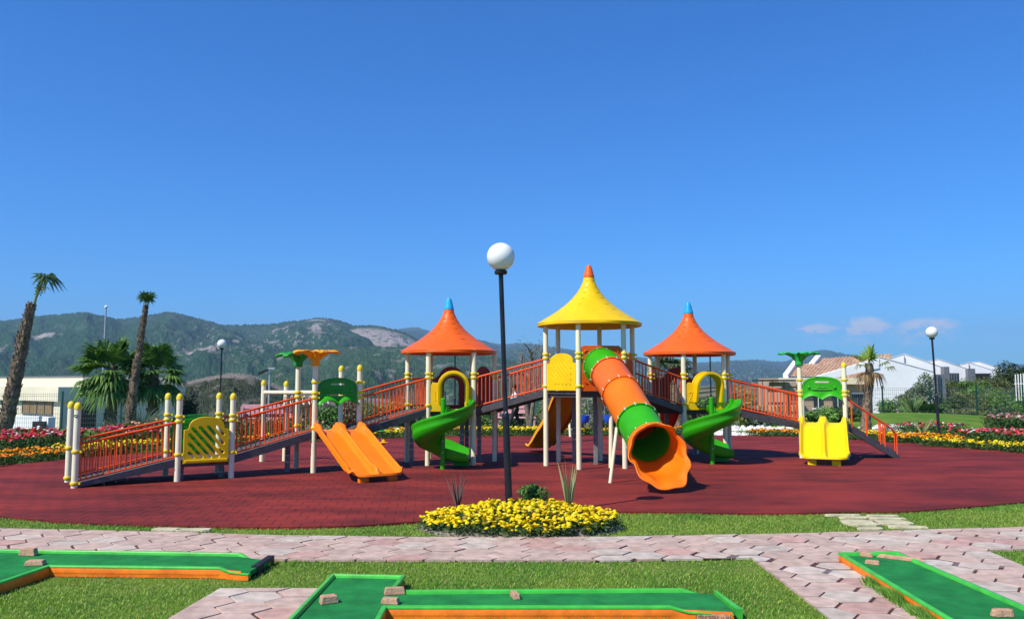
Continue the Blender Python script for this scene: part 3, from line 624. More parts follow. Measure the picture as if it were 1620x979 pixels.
lawn(380000, -7.5, 8.5, 5.3, 11.8, .010, .027, .0034, 'grass')
# rank tufts growing against the left side of the right lane
a_, b_ = G(1334, 874, GZ), G(1600, 1030, GZ); n = 11000; tt = .28 + .72 * rng.random(n) ** .8; off_ = .05 + np.abs(rng.normal(0, .035, n)); dl_ = (b_ - a_).normalized(); ax_ = a_.x + (b_.x - a_.x) * tt + dl_.y * off_; ay_ = a_.y + (b_.y - a_.y) * tt - dl_.x * off_
hh_ = rng.uniform(.02, .085, n) * (.5 + noise2(ax_ * 6, ay_ * 6, 3, 2)); dxy = rng.normal(0, .4, (n, 2)) * hh_[:, None]; w__ = .0035
V_ = np.stack([np.stack([ax_ - w__, ay_, 0 * ax_], 1), np.stack([ax_ + w__, ay_, 0 * ax_], 1), np.stack([ax_ + dxy[:, 0] * .5 + w__ * .7, ay_ + dxy[:, 1] * .5, hh_ * .6], 1), np.stack([ax_ + dxy[:, 0], ay_ + dxy[:, 1], hh_], 1)], 1).reshape(-1, 3)
o = npmesh('grass', V_, np.arange(4 * n).reshape(-1, 4), np.repeat(colvar((.10, .26, .03), n, .3, (.17, .33, .04)), 4, 0), 'leaf'); o['kind'] = 'stuff'; tag(o, 'rank grass tufts growing against the left side of the right golf lane', 'grass')
# grey soil rim of the island bed
mb = MB(); nb = 40; mb.add([(*BED[k], .0) for k in range(nb)] + [(p[0], p[1], .05) for p in offset_in(BED, .8)] + [(bedc.x, bedc.y + .50, .07)], [(k, (k + 1) % nb, nb + (k + 1) % nb, nb + k) for k in range(nb)] + [(nb + k, nb + (k + 1) % nb, 2 * nb) for k in range(nb)])
o = mb.build('soil', 'soil', None); o['kind'] = 'structure'

# ================================================================== FLOWERS
def blooms(pos, r, cols, seg=6):
    """small domed pompon heads"""
    n = len(pos); th = np.arange(seg) * 2 * math.pi / seg; ring1 = np.stack([np.cos(th), np.sin(th), np.zeros(seg) - .1], 1); ring2 = np.stack([.72 * np.cos(th + .5), .72 * np.sin(th + .5), np.zeros(seg) + .42], 1)
    T = np.concatenate([ring1, ring2, [[0, 0, .62]]]); nvt = len(T)
    rr = (np.asarray(r) * rng.choice([.45, .7, .9, 1.05, 1.3], n, p=[.12, .2, .3, .25, .13]) * rng.uniform(.9, 1.1, n))[:, None, None]; tilt = rng.normal(0, .35, (n, 2)); tilt[:, 1] -= .25
    Tn = np.repeat(T[None], n, 0).copy(); Tn += rng.normal(0, .07, Tn.shape); z = Tn[..., 2].copy(); Tn[..., 2] = z - Tn[..., 0] * tilt[:, :1] - Tn[..., 1] * -tilt[:, 1:] ; Tn[..., 0] += z * tilt[:, :1]; Tn[..., 1] += z * tilt[:, 1:]
    V = (pos[:, None, :] + Tn * rr).reshape(-1, 3); f = []
    for k in range(seg): k2 = (k + 1) % seg; f += [(k, k2, seg + k2), (k, seg + k2, seg + k), (seg + k, seg + k2, 2 * seg)]
    f = np.array(f); Fq = (f[None] + np.arange(n)[:, None, None] * nvt).reshape(-1, 3)
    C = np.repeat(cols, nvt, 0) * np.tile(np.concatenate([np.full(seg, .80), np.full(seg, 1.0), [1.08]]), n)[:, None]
    return V, Fq, np.clip(C, 0, 1)
def flower_bed(name, label, pts, zf, r, palette, nleaf, leafc=(.035, .085, .015), leafc2=(.07, .14, .03), ls=.03, green_h=.22, group=None, base=0):
    """pts (n,2) bloom positions; zf(x,y) canopy height"""
    t = empty(name, None, None, None, (0, 0, 0)); del t['_base']; tag(t, label, 'flower bed', None, 'stuff')
    n = len(pts); z = zf(pts[:, 0], pts[:, 1]); pos = np.column_stack([pts, z + rng.normal(0, .02, n)])
    pal = np.array([p[0] for p in palette]); w = np.array([p[1] for p in palette], float); w /= w.sum(); cc = pal[rng.choice(len(pal), n, p=w)] * rng.uniform(.82, 1.12, (n, 1))
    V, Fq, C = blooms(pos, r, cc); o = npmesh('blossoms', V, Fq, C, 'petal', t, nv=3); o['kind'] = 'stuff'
    idx = rng.choice(n, nleaf); q = pts[idx] + rng.normal(0, r * 1.6, (nleaf, 2)); zt = zf(q[:, 0], q[:, 1]); zz = zt * 1.0 - rng.random(nleaf) ** 1.3 * (green_h) ; zz = np.maximum(zz, hfun(q[:, 0], q[:, 1]) + .01)
    V, Fq, C = leaves(np.column_stack([q, zz]), np.tile((0, -.3, 1.0), (nleaf, 1)), ls, colvar(leafc, nleaf, .3, leafc2), .5, .9); o = npmesh('foliage', V, Fq, C, 'leaf', t); o['kind'] = 'stuff'
    return t
YEL = [((.88, .68, .006), 5), ((.86, .56, .004), 2), ((.90, .76, .05), 1.5), ((.30, .22, .05), .35)]; ORA = [((.90, .30, .004), 5), ((.92, .40, .006), 3), ((.85, .20, .004), 1.5)]
# island bed
n = 1600; q = rng.uniform(0, 2 * math.pi, n); rr = np.sqrt(rng.random(n)) * .97; bx = bedc.x + 1.19 * rr * np.cos(q); by = bedc.y + .50 + .80 * rr * np.sin(q)
keepm = ~((np.hypot(bx - G(806, 826).x, by - G(806, 826).y + .05) < .13)); bx, by = bx[keepm], by[keepm]
def zisl(x, y):
    rr = ((x - bedc.x) / 1.21) ** 2 + ((y - bedc.y - .50) / .80) ** 2; lump = noise2(x * 2.5, y * 2.5, 5, 3); rr = np.maximum(rr, 0); return .12 + .12 * np.clip(1 - rr, 0, 1) + (lump - .5) * .12
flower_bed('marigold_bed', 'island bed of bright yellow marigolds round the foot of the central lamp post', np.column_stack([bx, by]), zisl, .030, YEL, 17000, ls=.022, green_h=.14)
# ================================================================== PLAY STRUCTURE
PS = empty('playground_structure', 'large colourful playset of three roofed towers joined by ramps and slides on red rubber ground', 'playground', None, (1.6, 17.0, 0))
SIDE = .93
u = Vector((math.cos(R(34)), math.sin(R(34)), 0)); vv = Vector((-u.y, u.x, 0)); UZ = Vector((0, 0, 1))
D = Vector((-3.70, 15.5, 0)); Dc = {}
Cp = D - 1.5 * u; Bp = Cp - .9 * u; Ap = Bp - 1.55 * u; Ep = D + .9 * u; Fp = Ep + 1.5 * u
bk = lambda p: p + SIDE * vv
T1 = (Fp + bk(Fp)) / 2 + u * SIDE * .866
MC = Vector((1.6, 16.98, 0)); T3 = Vector((4.02, 18.67, 0))
def hexv(c, a): return c + SIDE * Vector((math.cos(R(a)), math.sin(R(a)), 0))
h1 = [hexv(T1, 34 + 30 + 60 * k) for k in range(6)]          # 64,124,184,244(F),304,4
hm = [hexv(MC, -109 + 60 * k) for k in range(6)]             # -109,-49,11,71,131,191
h3 = [hexv(T3, -110 + 60 * k) for k in range(6)]             # -110,-50,10,70,130,190
u4 = Vector((math.cos(R(-22)), math.sin(R(-22)), 0)); v4 = Vector((-u4.y, u4.x, 0))
Q = Vector((6.46, 18.53, 0)); Q2 = Q + SIDE * u4; Q3 = Q2 + SIDE * v4; Q4 = Q + SIDE * v4
Z1, Z2, ZT, ZM = .38, .76, 1.14, 1.53
PR = .050
def post(p, h, cap=True, collars=(), low=0):
    o = MB().tube([p + UZ * low, p + UZ * h], PR, 18).build('post', 'cream', PS)
    if cap: MB().lathe([(PR + .006, -.015), (PR + .008, .03), (PR, .055), (PR * .75, .08), (PR * .35, .094), (.004, .098)], 18, p + UZ * h).build('cap', 'collar', o)
    for z in collars:
        MB().lathe([(PR + .001, -.028), (PR + .010, -.026), (PR + .018, -.012), (PR + .018, .012), (PR + .010, .026), (PR + .001, .028)], 18, p + UZ * z, cap=False).box(p + UZ * z + Vector((PR + .02, 0, 0)), .05, .035, .036).build('clamp', 'collar', o)
    return o
RH = .60
def cl(z, two=True): return [z + .10, z + RH + .06] + ([z + RH + .145] if two else [])
a0 = post(Ap, 1.29, True, (.10, .60)); post(bk(Ap), 1.29, True, (.10, .60))
# round maker's badge near the top of the first post
bd = MB().lathe([(.0, 0), (.030, 0), (.032, .003), (.030, .006), (0, .006)], 20, cap=False); bo = bd.build('badge', mat('navy_badge', (.02, .05, .10), .4), a0); bo.matrix_world = Matrix.Translation(Ap + Vector((.005, -PR - .002, 1.17))) @ Matrix.Rotation(R(90), 4, 'X') @ Matrix.Diagonal((1.1, .7, 1, 1))
bo2 = MB().lathe([(.0, 0), (.018, 0), (.018, .002), (0, .002)], 16, cap=False).build('badge_mark', 'cream', a0); bo2.matrix_world = Matrix.Translation(Ap + Vector((.005, -PR - .009, 1.17))) @ Matrix.Rotation(R(90), 4, 'X') @ Matrix.Diagonal((1.2, .3, 1, 1))
for p in (Bp, bk(Bp), Cp, bk(Cp)): post(p, 1.42, True, cl(Z1))
post(D, 2.07, False, cl(Z2) + [Z2 + .95]); post(bk(D), 2.07, False, cl(Z2)); post(Ep, 1.95, True, cl(Z2) + [Z2 + .95]); post(bk(Ep), 1.95, True, cl(Z2))
RZ1, RZM = 2.36, 2.90
for p in h1: post(p, RZ1 + .03, False, cl(ZT))
for p in hm: post(p, RZM + .03, False, cl(ZM))
for p in h3: post(p, RZ1 + .03, False, cl(ZT))
post(Q, 2.13, False, cl(Z2) + [Z2 + 1.0]); post(Q2, 2.05, True, cl(Z2) + [Z2 + 1.0]); post(Q3, 1.45, True, cl(Z2)); post(Q4, 1.45, True, cl(Z2))
# decks
def deck(poly, z): 
    c = sum(poly, Vector()) / len(poly); ins = [c + (p - c) * .97 for p in poly]
    return MB().prism([(p.x, p.y) for p in ins], z - .06, z).prism([(p.x, p.y) for p in [c + (p - c) * .92 for p in poly]], z - .12, z - .062).build('deck', 'deck', PS, False, bevel=.006)
deck([Bp, Cp, bk(Cp), bk(Bp)], Z1); deck([D, Ep, bk(Ep), bk(D)], Z2); deck(h1, ZT); deck(hm, ZM); deck(h3, ZT); deck([Q, Q2, Q3, Q4], Z2)
# ramps: sloping deck with side beams and cross cleats
M['beam'] = mat('grey_coated_beam', (.085, .08, .085), .55, .15, 10, .15, 120, dirt=.1)
def ramp(name, p0, p1, q1, q0, z0, z1, cleats=8):
    mb = MB(); P0, P1, Q1_, Q0 = p0 + UZ * z0, p1 + UZ * z1, q1 + UZ * z1, q0 + UZ * z0; dn = UZ * .045
    mb.add([P0, P1, Q1_, Q0, P0 - dn, P1 - dn, Q1_ - dn, Q0 - dn], [(0, 1, 2, 3), (7, 6, 5, 4), (0, 4, 5, 1), (1, 5, 6, 2), (2, 6, 7, 3), (3, 7, 4, 0)])
    for k in range(1, cleats):
        t = k / cleats; a = P0.lerp(P1, t); b = Q0.lerp(Q1_, t); mb.tube([a + UZ * .004, b + UZ * .004], .013, 6)
    o = mb.build(name, 'deck', PS, False)
    for a, b in ((P0, P1), (Q0, Q1_)):
        mb = MB()
        d = (b - a).normalized(); s = d.cross(UZ).normalized(); w = s * .018; up = UZ * .035; lo = UZ * .10; a_, b_ = a, b
        mb.add([a_ - w + up, a_ + w + up, a_ + w - lo * .35 if z0 < .1 else a_ + w - lo, a_ - w - lo * .35 if z0 < .1 else a_ - w - lo, b_ - w + up, b_ + w + up, b_ + w - lo, b_ - w - lo], [(0, 1, 2, 3), (7, 6, 5, 4), (0, 4, 5, 1), (1, 5, 6, 2), (2, 6, 7, 3), (3, 7, 4, 0)])
        for k in range(9):
            c = a.lerp(b, (k + .5) / 9) - UZ * .09; mb.tube([c - s * .03, c + s * .03], .012, 6)
        mb.build('side_beam', 'beam', o, False)
    return o
def railing(p0, p1, z0, z1, h0=RH, h1_=RH, n=None, inset=.065, name='railing', m='rail_red'):
    d = (p1 - p0); L0 = d.length; e = d.normalized(); a = p0 + e * inset; b = p1 - e * inset; n = n or max(4, int((L0 - 2 * inset) / .082)); mb = MB()
    zz = lambda t, k: z0 + (z1 - z0) * t + k
    for k0, k1, r in ((.07, .07, .016), (h0 + .05, h1_ + .05, .021)):
        mb.tube([p0 + UZ * (zz(0, k0)), a + UZ * zz(inset / L0, k0), b + UZ * zz(1 - inset / L0, k1), p1 + UZ * zz(1, k1)], r, 8)
    for k in range(n + 1):
        t = (k + .2) / (n + .4); q = a.lerp(b, t); s = inset / L0 + t * (1 - 2 * inset / L0); mb.tube([q + UZ * zz(s, .07), q + UZ * zz(s, h0 * (1 - t) + h1_ * t + .05)], .0105, 6)
    return mb.build(name, m, PS, True, 60)
ramp('access_ramp', Ap, Bp, bk(Bp), bk(Ap), .06, Z1); ramp('ramp_bridge', Cp, D, bk(D), bk(Cp), Z1, Z2); ramp('ramp_bridge', Ep, Fp, bk(Fp), bk(Ep), Z2, ZT)
for a, b, za, zb in ((Ap, Bp, .06, Z1), (Cp, D, Z1, Z2), (Ep, Fp, Z2, ZT)): railing(a, b, za, zb); railing(bk(a), bk(b), za, zb)
# bridges between the towers
ramp('ramp_bridge', h1[4], hm[5], hm[4], h1[5], ZT, ZM); railing(h1[4], hm[5], ZT, ZM); railing(h1[5], hm[4], ZT, ZM)
ramp('ramp_bridge', hm[2], h3[0], h3[5], hm[3], ZM, ZT); railing(hm[2], h3[0], ZM, ZT); railing(hm[3], h3[5], ZM, ZT)
ramp('ramp_bridge', h3[1], Q, Q4, h3[2], ZT, Z2); railing(h3[1], Q, ZT, Z2, n=21); railing(h3[2], Q4, ZT, Z2, n=21)
# steep exit ramp at the right end, with leaning handrails
e5 = Vector((8.62, 18.52, 0)); f5 = e5 + (Q3 - Q2) * 1.0
ramp('exit_ramp', Q2 + u4 * .02, e5, f5, Q3 + u4 * .02, Z2, .05, 7)
for a, b in ((Q2, e5), (Q3, f5)):
    mb = MB(); a = a.copy(); b = b.copy(); pr = []
    for t in (.12, .40, .66, .74, .97):
        q = a.lerp(b, t); z = Z2 * (1 - t); top = z + .58 - .02 * t; mb.tube([q + UZ * z, q + UZ * top], .015, 8)
    mb.tube([a.lerp(b, 0) + UZ * (Z2 + .62), a.lerp(b, .12) + UZ * (Z2 * .88 + .60), a.lerp(b, .9) + UZ * (Z2 * .1 + .58), a.lerp(b, .97) + UZ * (Z2 * .03 + .50)], .0175, 8)
    mb.build('handrail', 'rail_red', PS, True, 60)
# under-deck support legs, grey with bolt heads
def leg(p, h, bolts=True, m='grey_leg', r=.045):
    o = MB().box(p + UZ * (h / 2), .085, .075, h).build('support_leg', m, PS, False, bevel=.008)
    if bolts:
        mb = MB()
        for k in range(3):
            for s in (-.022, .022): mb.tube([p + Vector((s, -.037, h * .35 + k * .12)), p + Vector((s, -.05, h * .35 + k * .12))], .011, 8)
        mb.build('bolts', 'bolt', o)
leg((Bp + bk(Bp)) / 2 + u * .1 - vv * .25, Z1 - .02); leg((Cp + bk(Cp)) / 2 - u * .1 - vv * .2, Z1 - .02)
leg(D.lerp(bk(D), .45) - u * .35, Z2 - .14); leg(Ep.lerp(bk(Ep), .5) + u * .05, Z2 - .02); leg(Fp.lerp(bk(Fp), .3) - u * .22, ZT - .14)
for p in (h1[0].lerp(T1, .25), h1[5].lerp(T1, .35), h1[4].lerp(T1, .5)): leg(p, ZT - .03)
leg(MC + Vector((-.30, .35, 0)), ZM - .03, m='grey_leg'); leg(MC + Vector((.12, .1, 0)), ZM - .03, False); leg(h3[3].lerp(T3, .3), ZT - .03); leg(h3[5].lerp(T3, .4), ZT - .03)
leg(T1 + Vector((.95, .25, 0)), ZT + .1, False)
MB().tube([MC + Vector((.35, -.55, 0)), MC + Vector((.38, -.5, ZM - .02))], PR * .85, 14).build('support_leg', 'cream', PS)

# roofs: flared cones of shingled plastic
def roof(c, zr, hgt, r, m, capm, label, tip_frac, rot):
    N_ = 216; prof = [(0, 1.0), (.02, 1.0), (.06, .925), (.12, .845), (.20, .72), (.30, .585), (.42, .445), (.55, .32), (.68, .225), (.80, .16), (.90, .12), (1.0, .098)]
    hs_ = np.linspace(0, 1, 92); rs = np.interp(hs_, [p[0] for p in prof], [p[1] for p in prof]); k = np.array([.25, .5, .25]); rs[1:-1] = np.convolve(rs, k, 'valid')
    V = []; step = 8
    for i, h in enumerate(hs_):
        f = (h * step) % 1.0; row = int(h * step)
        for j in range(N_):
            a = 2 * math.pi * j / N_; rr = r * rs[i] * (1 + .012 * abs(math.cos(3 * (a - rot))) * (1 - h))
            # shingle courses show as short grooves near the six ridge lines
            ridge = abs(((a - rot + (row % 2) * .06) / (math.pi / 3) + .5) % 1 - .5) * 2
            if ridge < .5 and f < .14 and .05 < h < .93: rr -= (.016 * (1 - ridge / .5) ** .5 + .002) * (.6 + .4 * (int(6 * ((a - rot) / (2 * math.pi) + .5)) % 2))
            V.append((c.x + rr * math.cos(a), c.y + rr * math.sin(a), zr + hgt * h))
    fs = [(i * N_ + j, i * N_ + (j + 1) % N_, (i + 1) * N_ + (j + 1) % N_, (i + 1) * N_ + j) for i in range(91) for j in range(N_)]
    mb = MB(); mb.add(V, fs)
    mb.lathe([(r * 1.0, 0), (r * 1.008, -.018), (r * 1.005, -.045), (r * .97, -.055), (r * .93, -.03), (r * .6, .14), (.2, .5), (.02, .55)], 96, Vector((c.x, c.y, zr)), cap=False)
    o = mb.build('tower_roof', m, PS, True, 28); o['label'] = label
    rt = r * .099; zt = zr + hgt
    cp = MB().lathe([(rt + .008, -.01), (rt + .010, .012), (rt * .96, .05), (rt * .78, .13), (rt * .58, .20), (rt * .44, .235), (rt * .2, .25), (.003, .253)], 28, Vector((c.x, c.y, zt))).build('roof_tip', capm, o)
roof(T1 + Vector((-.06, 0, 0)), RZ1, .915, 1.01, 'roof_orange', 'blue', 'orange cone roof with blue tip on the left tower', .1, R(-60))
roof(T3, RZ1, .915, 1.02, 'roof_orange', 'blue', 'orange cone roof with blue tip on the right tower', .1, R(-60))
roof(MC, RZM, .985, 1.07, 'yellow', 'roof_orange', 'yellow cone roof with orange tip on the tall middle tower', .1, R(-50))

# plastic panels
def arch_top(w, h, ht, n=14):
    """rectangle of width w, shoulders at h, arched crown to ht"""
    pts = [(-w / 2, 0), (w / 2, 0), (w / 2, h)]; s = w / 2 * .80
    pts += [(s * math.cos(math.pi * k / n), h + .015 + (ht - h) * math.sin(math.pi * k / n) ** .75) for k in range(n + 1)]
    return pts + [(-w / 2, h)]
def lattice(w, h, ht, pitch, r, marg=.09):
    loops = [arch_top(w, h, ht)]
    xa, xb, ya, yb = -w / 2 + marg, w / 2 - marg, marg, h + (ht - h) * .25
    sl = -1.12; c = -2.0
    while c < 3:
        pts = []
        # line y = sl*x + c clipped to the window
        for x in np.linspace(xa, xb, 60):
            y = sl * x + c
            if ya <= y <= yb - max(0, abs(x) - w * .25) * .5: pts.append((x, y))
        if len(pts) > 6: 
            (x0, y0), (x1, y1) = pts[0], pts[-1]; loops.append(stadium(x0, y0, x1, y1, r)[::-1])
        c += pitch
    return loops
def on(p, q, z): return (p + q) / 2 + UZ * z
e = (Cp - Bp).normalized(); w_ = (Cp - Bp).length - .16
pp = plate('lattice_panel', lattice(w_, .56, .76, .155, .032), .05, 'yellow', PS, on(Bp, Cp, Z1 - .05) - vv * .04, e); pp['label'] = 'low yellow arched panel with slanted slots on the first platform'
MB().box(on(Bp, Cp, Z1 - .02) - vv * .075, w_ * .96, .03, .05, u, vv, UZ).build('panel_rib', 'yellow', pp, False, bevel=.01)
# green brick-relief panel behind it
gp = plate('brick_panel', [arch_top(w_, .66, .70)], .03, 'dgreen', PS, on(bk(Bp), bk(Cp), Z1 + .02), e); mb = MB()
for r_ in range(5):
    for c_ in range(4):
        x = -w_ / 2 + .1 + c_ * .19 + (.09 if r_ % 2 else 0)
        if x < w_ / 2 - .08: mb.box(on(bk(Bp), bk(Cp), Z1 + .11 + r_ * .125) + u * x - vv * .022, .165, .02, .10, u, vv, UZ)
mb.build('bricks', 'green', gp, False, bevel=.006)
# tall middle tower panels
def side(hx, i, j): a, b = hx[i], hx[j]; return a, b, (b - a).normalized()
a, b, e = side(hm, 5, 0); nrm = e.cross(UZ)
lp = arch_top(.80, .52, .71); pp = plate('lattice_panel', [lp], .05, 'yellow', PS, on(a, b, ZM + .02), e); pp['label'] = 'yellow panel with raised slanted ribs on the front left of the tall tower'
mb = MB(); inner = lattice(.80, .50, .68, .115, .012, .12)[1:]
for lp_ in inner: mb.prism(lp_[::-1], .0, .014, on(a, b, ZM + .02) + nrm * .026, e, UZ, nrm)
mb.build('rib', 'yellow', pp, True, 30, bevel=.004)
mb = MB()
for lp_ in inner:
    xs_ = [p[0] for p in lp_]; ys_ = [p[1] for p in lp_]; x0 = min(xs_) + .03; y1 = max(ys_) - .03; q = on(a, b, ZM + .02) + nrm * .03 + e * x0 + UZ * y1; mb.box(q + e * .02 - UZ * .03, .085, .012, .016, (e * .65 - UZ * .75).normalized(), nrm, (e * .75 + UZ * .65).normalized())
mb.build('slot', 'dark', pp, False)
a, b, e = side(hm, 1, 2); pp = plate('lattice_panel', lattice(.80, .56, .74, .15, .028), .05, 'roof_orange', PS, on(a, b, ZM + .02), e); pp['label'] = 'orange slotted panel on the right side of the tall tower'
# square orange panel holding the tube slide
a, b, e = side(hm, 0, 1); nrm = e.cross(UZ); TC = on(a, b, ZM + .48)
loop = [(-.40, -.47), (.40, -.47), (.40, .37), (.36, .41), (-.36, .41), (-.40, .37)]; TR = .345
pp = plate('tube_panel', [loop, arc(0, 0, TR - .01, 360, 0, 40)[:-1]], .05, 'roof_orange', PS, TC, e)
mb = MB()
for sx_ in (-1, 1):
    for sy_ in (-1, 1):
        q = TC + e * .33 * sx_ + UZ * .33 * sy_ + nrm * .026; mb.tube([q - e * .035 * sx_ , q + nrm * .006 + UZ * .02 * -sy_, q - UZ * .05 * sy_ + e * .03 * sx_], .014, 8)
mb.build('rib', 'roof_orange', pp)
# arched doorway panels of the spiral slides (hood sticks out forwards)
def door_arch(a, b, m, emblem, lab):
    e = (b - a).normalized(); nrm = e.cross(UZ); w = (b - a).length - .12; o_ = on(a, b, ZT - .02); ri = .235; cx_ = .05; hb = .50
    outer = [(-w / 2, 0), (w / 2, 0), (w / 2, .50)] + arc(cx_, hb, ri + .085, 0, 168, 16) + [(-w / 2 + .03, .58), (-w / 2, .50)]
    inner = [(cx_ + ri, .04)] + arc(cx_, hb, ri, 0, 180, 18) + [(cx_ - ri, .04)]
    pp = plate('arch_panel', [outer, inner[::-1]], .05, m, PS, o_, e); pp['label'] = lab
    mb = MB(); dep = .30; ro = ri + .085; path = [(cx_ + ri + .04, .16)] + arc(cx_, hb, ri + .04, 0, 180, 20) + [(cx_ - ri - .04, .16)]
    fr = []
    for i, (x, y) in enumerate(path):
        px_, py_ = path[max(i - 1, 0)]; qx, qy = path[min(i + 1, len(path) - 1)]; tx, ty = qx - px_, qy - py_; l = math.hypot(tx, ty); nx_, ny_ = ty / l, -tx / l
        dd = dep * (.55 + .45 * min(1, max(0, (y - .16) / .5)))
        fr.append((o_ + e * x + UZ * y, (e * nx_ + UZ * ny_), nrm, dd))
    sec = lambda d: [(-.022, 0), (.022, 0), (.026, d * .5), (.036, d - .02), (.03, d), (-.012, d), (-.022, d - .02)]
    vs = []; ns = 7
    for o__, rt, up, dd in fr: vs += [o__ + rt * a_ + up * b_ for a_, b_ in sec(dd)]
    fs = [(i * ns + k, i * ns + (k + 1) % ns, (i + 1) * ns + (k + 1) % ns, (i + 1) * ns + k) for i in range(len(fr) - 1) for k in range(ns)] + [tuple(range(ns)), tuple(range((len(fr) - 1) * ns, len(fr) * ns))]
    mb.add(vs, fs).build('hood', m, pp)
    mb = MB(); q = o_ - e * (w / 2 - .085) + nrm * .028
    if emblem:
        for s in (-1, 1):
            for k in (-1, 1): mb.tube([q + UZ * (.27 + .10 * s) + e * .04 * k, q + UZ * .27 + e * .006 * k], .008, 6)
            mb.tube([q + UZ * (.27 + .10 * s) - e * .045, q + UZ * (.27 + .10 * s) + e * .045], .009, 6)
    else: mb.tube([q + UZ * .22, q + UZ * .40], .008, 6); mb.tube([q + UZ * .22, q + UZ * .22 + e * .03], .008, 6)
    mb.build('relief', m, pp)
door_arch(h1[3], h1[4], 'yellow', False, 'yellow arched doorway over the left spiral slide')
door_arch(h3[0], h3[1], 'yellow', True, 'yellow arched doorway over the right spiral slide')
# red arched climbing panels closing the back of the side towers
def back_panel(a, b, hole, z=ZT, m='maroon'):
    e = (b - a).normalized(); w = (b - a).length - .12; outer = [(-w / 2, 0), (w / 2, 0), (w / 2, .62)] + arc(0, .62, w / 2 * .72, 20, 160, 14) + [(-w / 2, .62)]
    inner = [(.17, .06)] + arc(0, .50, .17, 0, 180, 12) + [(-.17, .06)]
    pp = plate('arch_panel', [outer] + ([inner[::-1]] if hole else []), .05, m, PS, on(a, b, z), e); pp['label'] = 'dark red arched panel at the back of a side tower'
back_panel(h1[1], h1[0], True); back_panel(h1[0], h1[5], False); back_panel(h3[4], h3[3], True); back_panel(h3[5], h3[4], False)
railing(h1[2], h1[1], ZT, ZT)
# green face panels over the low slides
def face_panel(a, b, z, m, m2, lab):
    e = (b - a).normalized(); nrm = e.cross(UZ); w = (b - a).length - .13; o_ = on(a, b, z); hw = w / 2
    outer = [(hw, .10)] + [(hw, .30)] + [(hw * math.cos(R(t)) ** 1 if True else 0, .33 + .155 * math.sin(R(t)) ** .9) for t in range(12, 169, 12)] + [(-hw, .30), (-hw, .10)] + [(x * hw, .06 - .07 * (1 - abs(2 * abs(x) - 1) ** 2) * 0 + .05 * math.sin(math.pi * abs(x)) - (.05 if abs(x) < .01 else 0)) for x in np.linspace(-.96, .96, 17)]
    UK = UZ * 1.14; outer = [(x, y * 1.14) for x, y in outer]
    slot1 = stadium(-.13, .435, .13, .435, .022); slot2 = stadium(-.20, .23, .20, .23, .021)
    pp = plate('face_panel', [outer, slot1[::-1], slot2[::-1]], .04, m, PS, o_, e); pp['label'] = lab
    mb = MB()
    for s in (-1, 1): mb.lathe([(.0, 0), (.034, 0), (.030, .02), (.015, .032), (.002, .034)], 16)
    mb = MB()
    for s in (-1, 1):
        q = o_ + e * .27 * s + UK * .275 + nrm * .02; n_ = 14
        for k, (rr, dd) in enumerate(((.036, .0), (.032, .02), (.016, .034))):
            mb.v += [tuple(q + (e * math.cos(2 * math.pi * i / n_) + UK * math.sin(2 * math.pi * i / n_)) * rr + nrm * dd) for i in range(n_)]
        b0 = len(mb.v) - 3 * n_; mb.f += [(b0 + k * n_ + i, b0 + k * n_ + (i + 1) % n_, b0 + (k + 1) * n_ + (i + 1) % n_, b0 + (k + 1) * n_ + i) for k in range(2) for i in range(n_)] + [tuple(b0 + 2 * n_ + i for i in range(n_))]
        mb.tube([o_ + e * s * .11 + UK * .262 + nrm * .022, o_ + e * s * .06 + UK * .285 + nrm * .026, o_ + UK * .262 + nrm * .026], .011, 8)
    mb.build('eyes', m, pp)
    rim_ = [(x * .93, .30 + (y - .30) * .90) for x, y in outer if y > .2]; MB().tube([o_ + e * x + UZ * y + nrm * .022 for x, y in rim_], .009, 8).tube([o_ - e * .24 + UZ * .275 + nrm * .022, o_ + UZ * .262 + nrm * .022, o_ + e * .24 + UZ * .275 + nrm * .022], .009, 8).build('relief', m, pp)
    # toothed lower lip inside the mouth slot
    mb = MB()
    for k in range(7): mb.box(o_ + e * (-.18 + .06 * k) + UK * .212, .03, .02, .014, e, nrm, UZ)
    mb.build('teeth', m2, pp, False)
    # scalloped awning
    mb = MB(); n_ = 33; xs_ = np.linspace(-1.04, 1.04, n_); sc_ = lambda x: .085 * abs(math.sin(math.pi * min(1, abs(x)))) - (.02 if abs(x) > 1 else 0)
    vs = []
    for x in xs_:
        z_ = sc_(x); q = o_ + e * x * hw
        vs += [q + UK * (.115 + z_) + nrm * .018, q + UK * (.060 + z_ * .95) + nrm * .115, q + UK * (.035 + z_ * .92) + nrm * .12, q + UK * (.045 + z_ * .9) + nrm * .10, q + UK * (.095 + z_) + nrm * .012]
    fs = [(i * 5 + k, i * 5 + (k + 1) % 5, (i + 1) * 5 + (k + 1) % 5, (i + 1) * 5 + k) for i in range(n_ - 1) for k in range(5)] + [tuple(range(5)), tuple(range((n_ - 1) * 5, n_ * 5))]
    mb.add(vs, fs).build('awning', m2, pp, True, 60)
face_panel(D, Ep, 1.235, 'dgreen', 'green', 'dark green face panel with a scalloped awning above the orange double slide')
face_panel(Q, Q2, 1.28, 'green', 'green', 'bright green face panel with a scalloped awning above the yellow double slide')
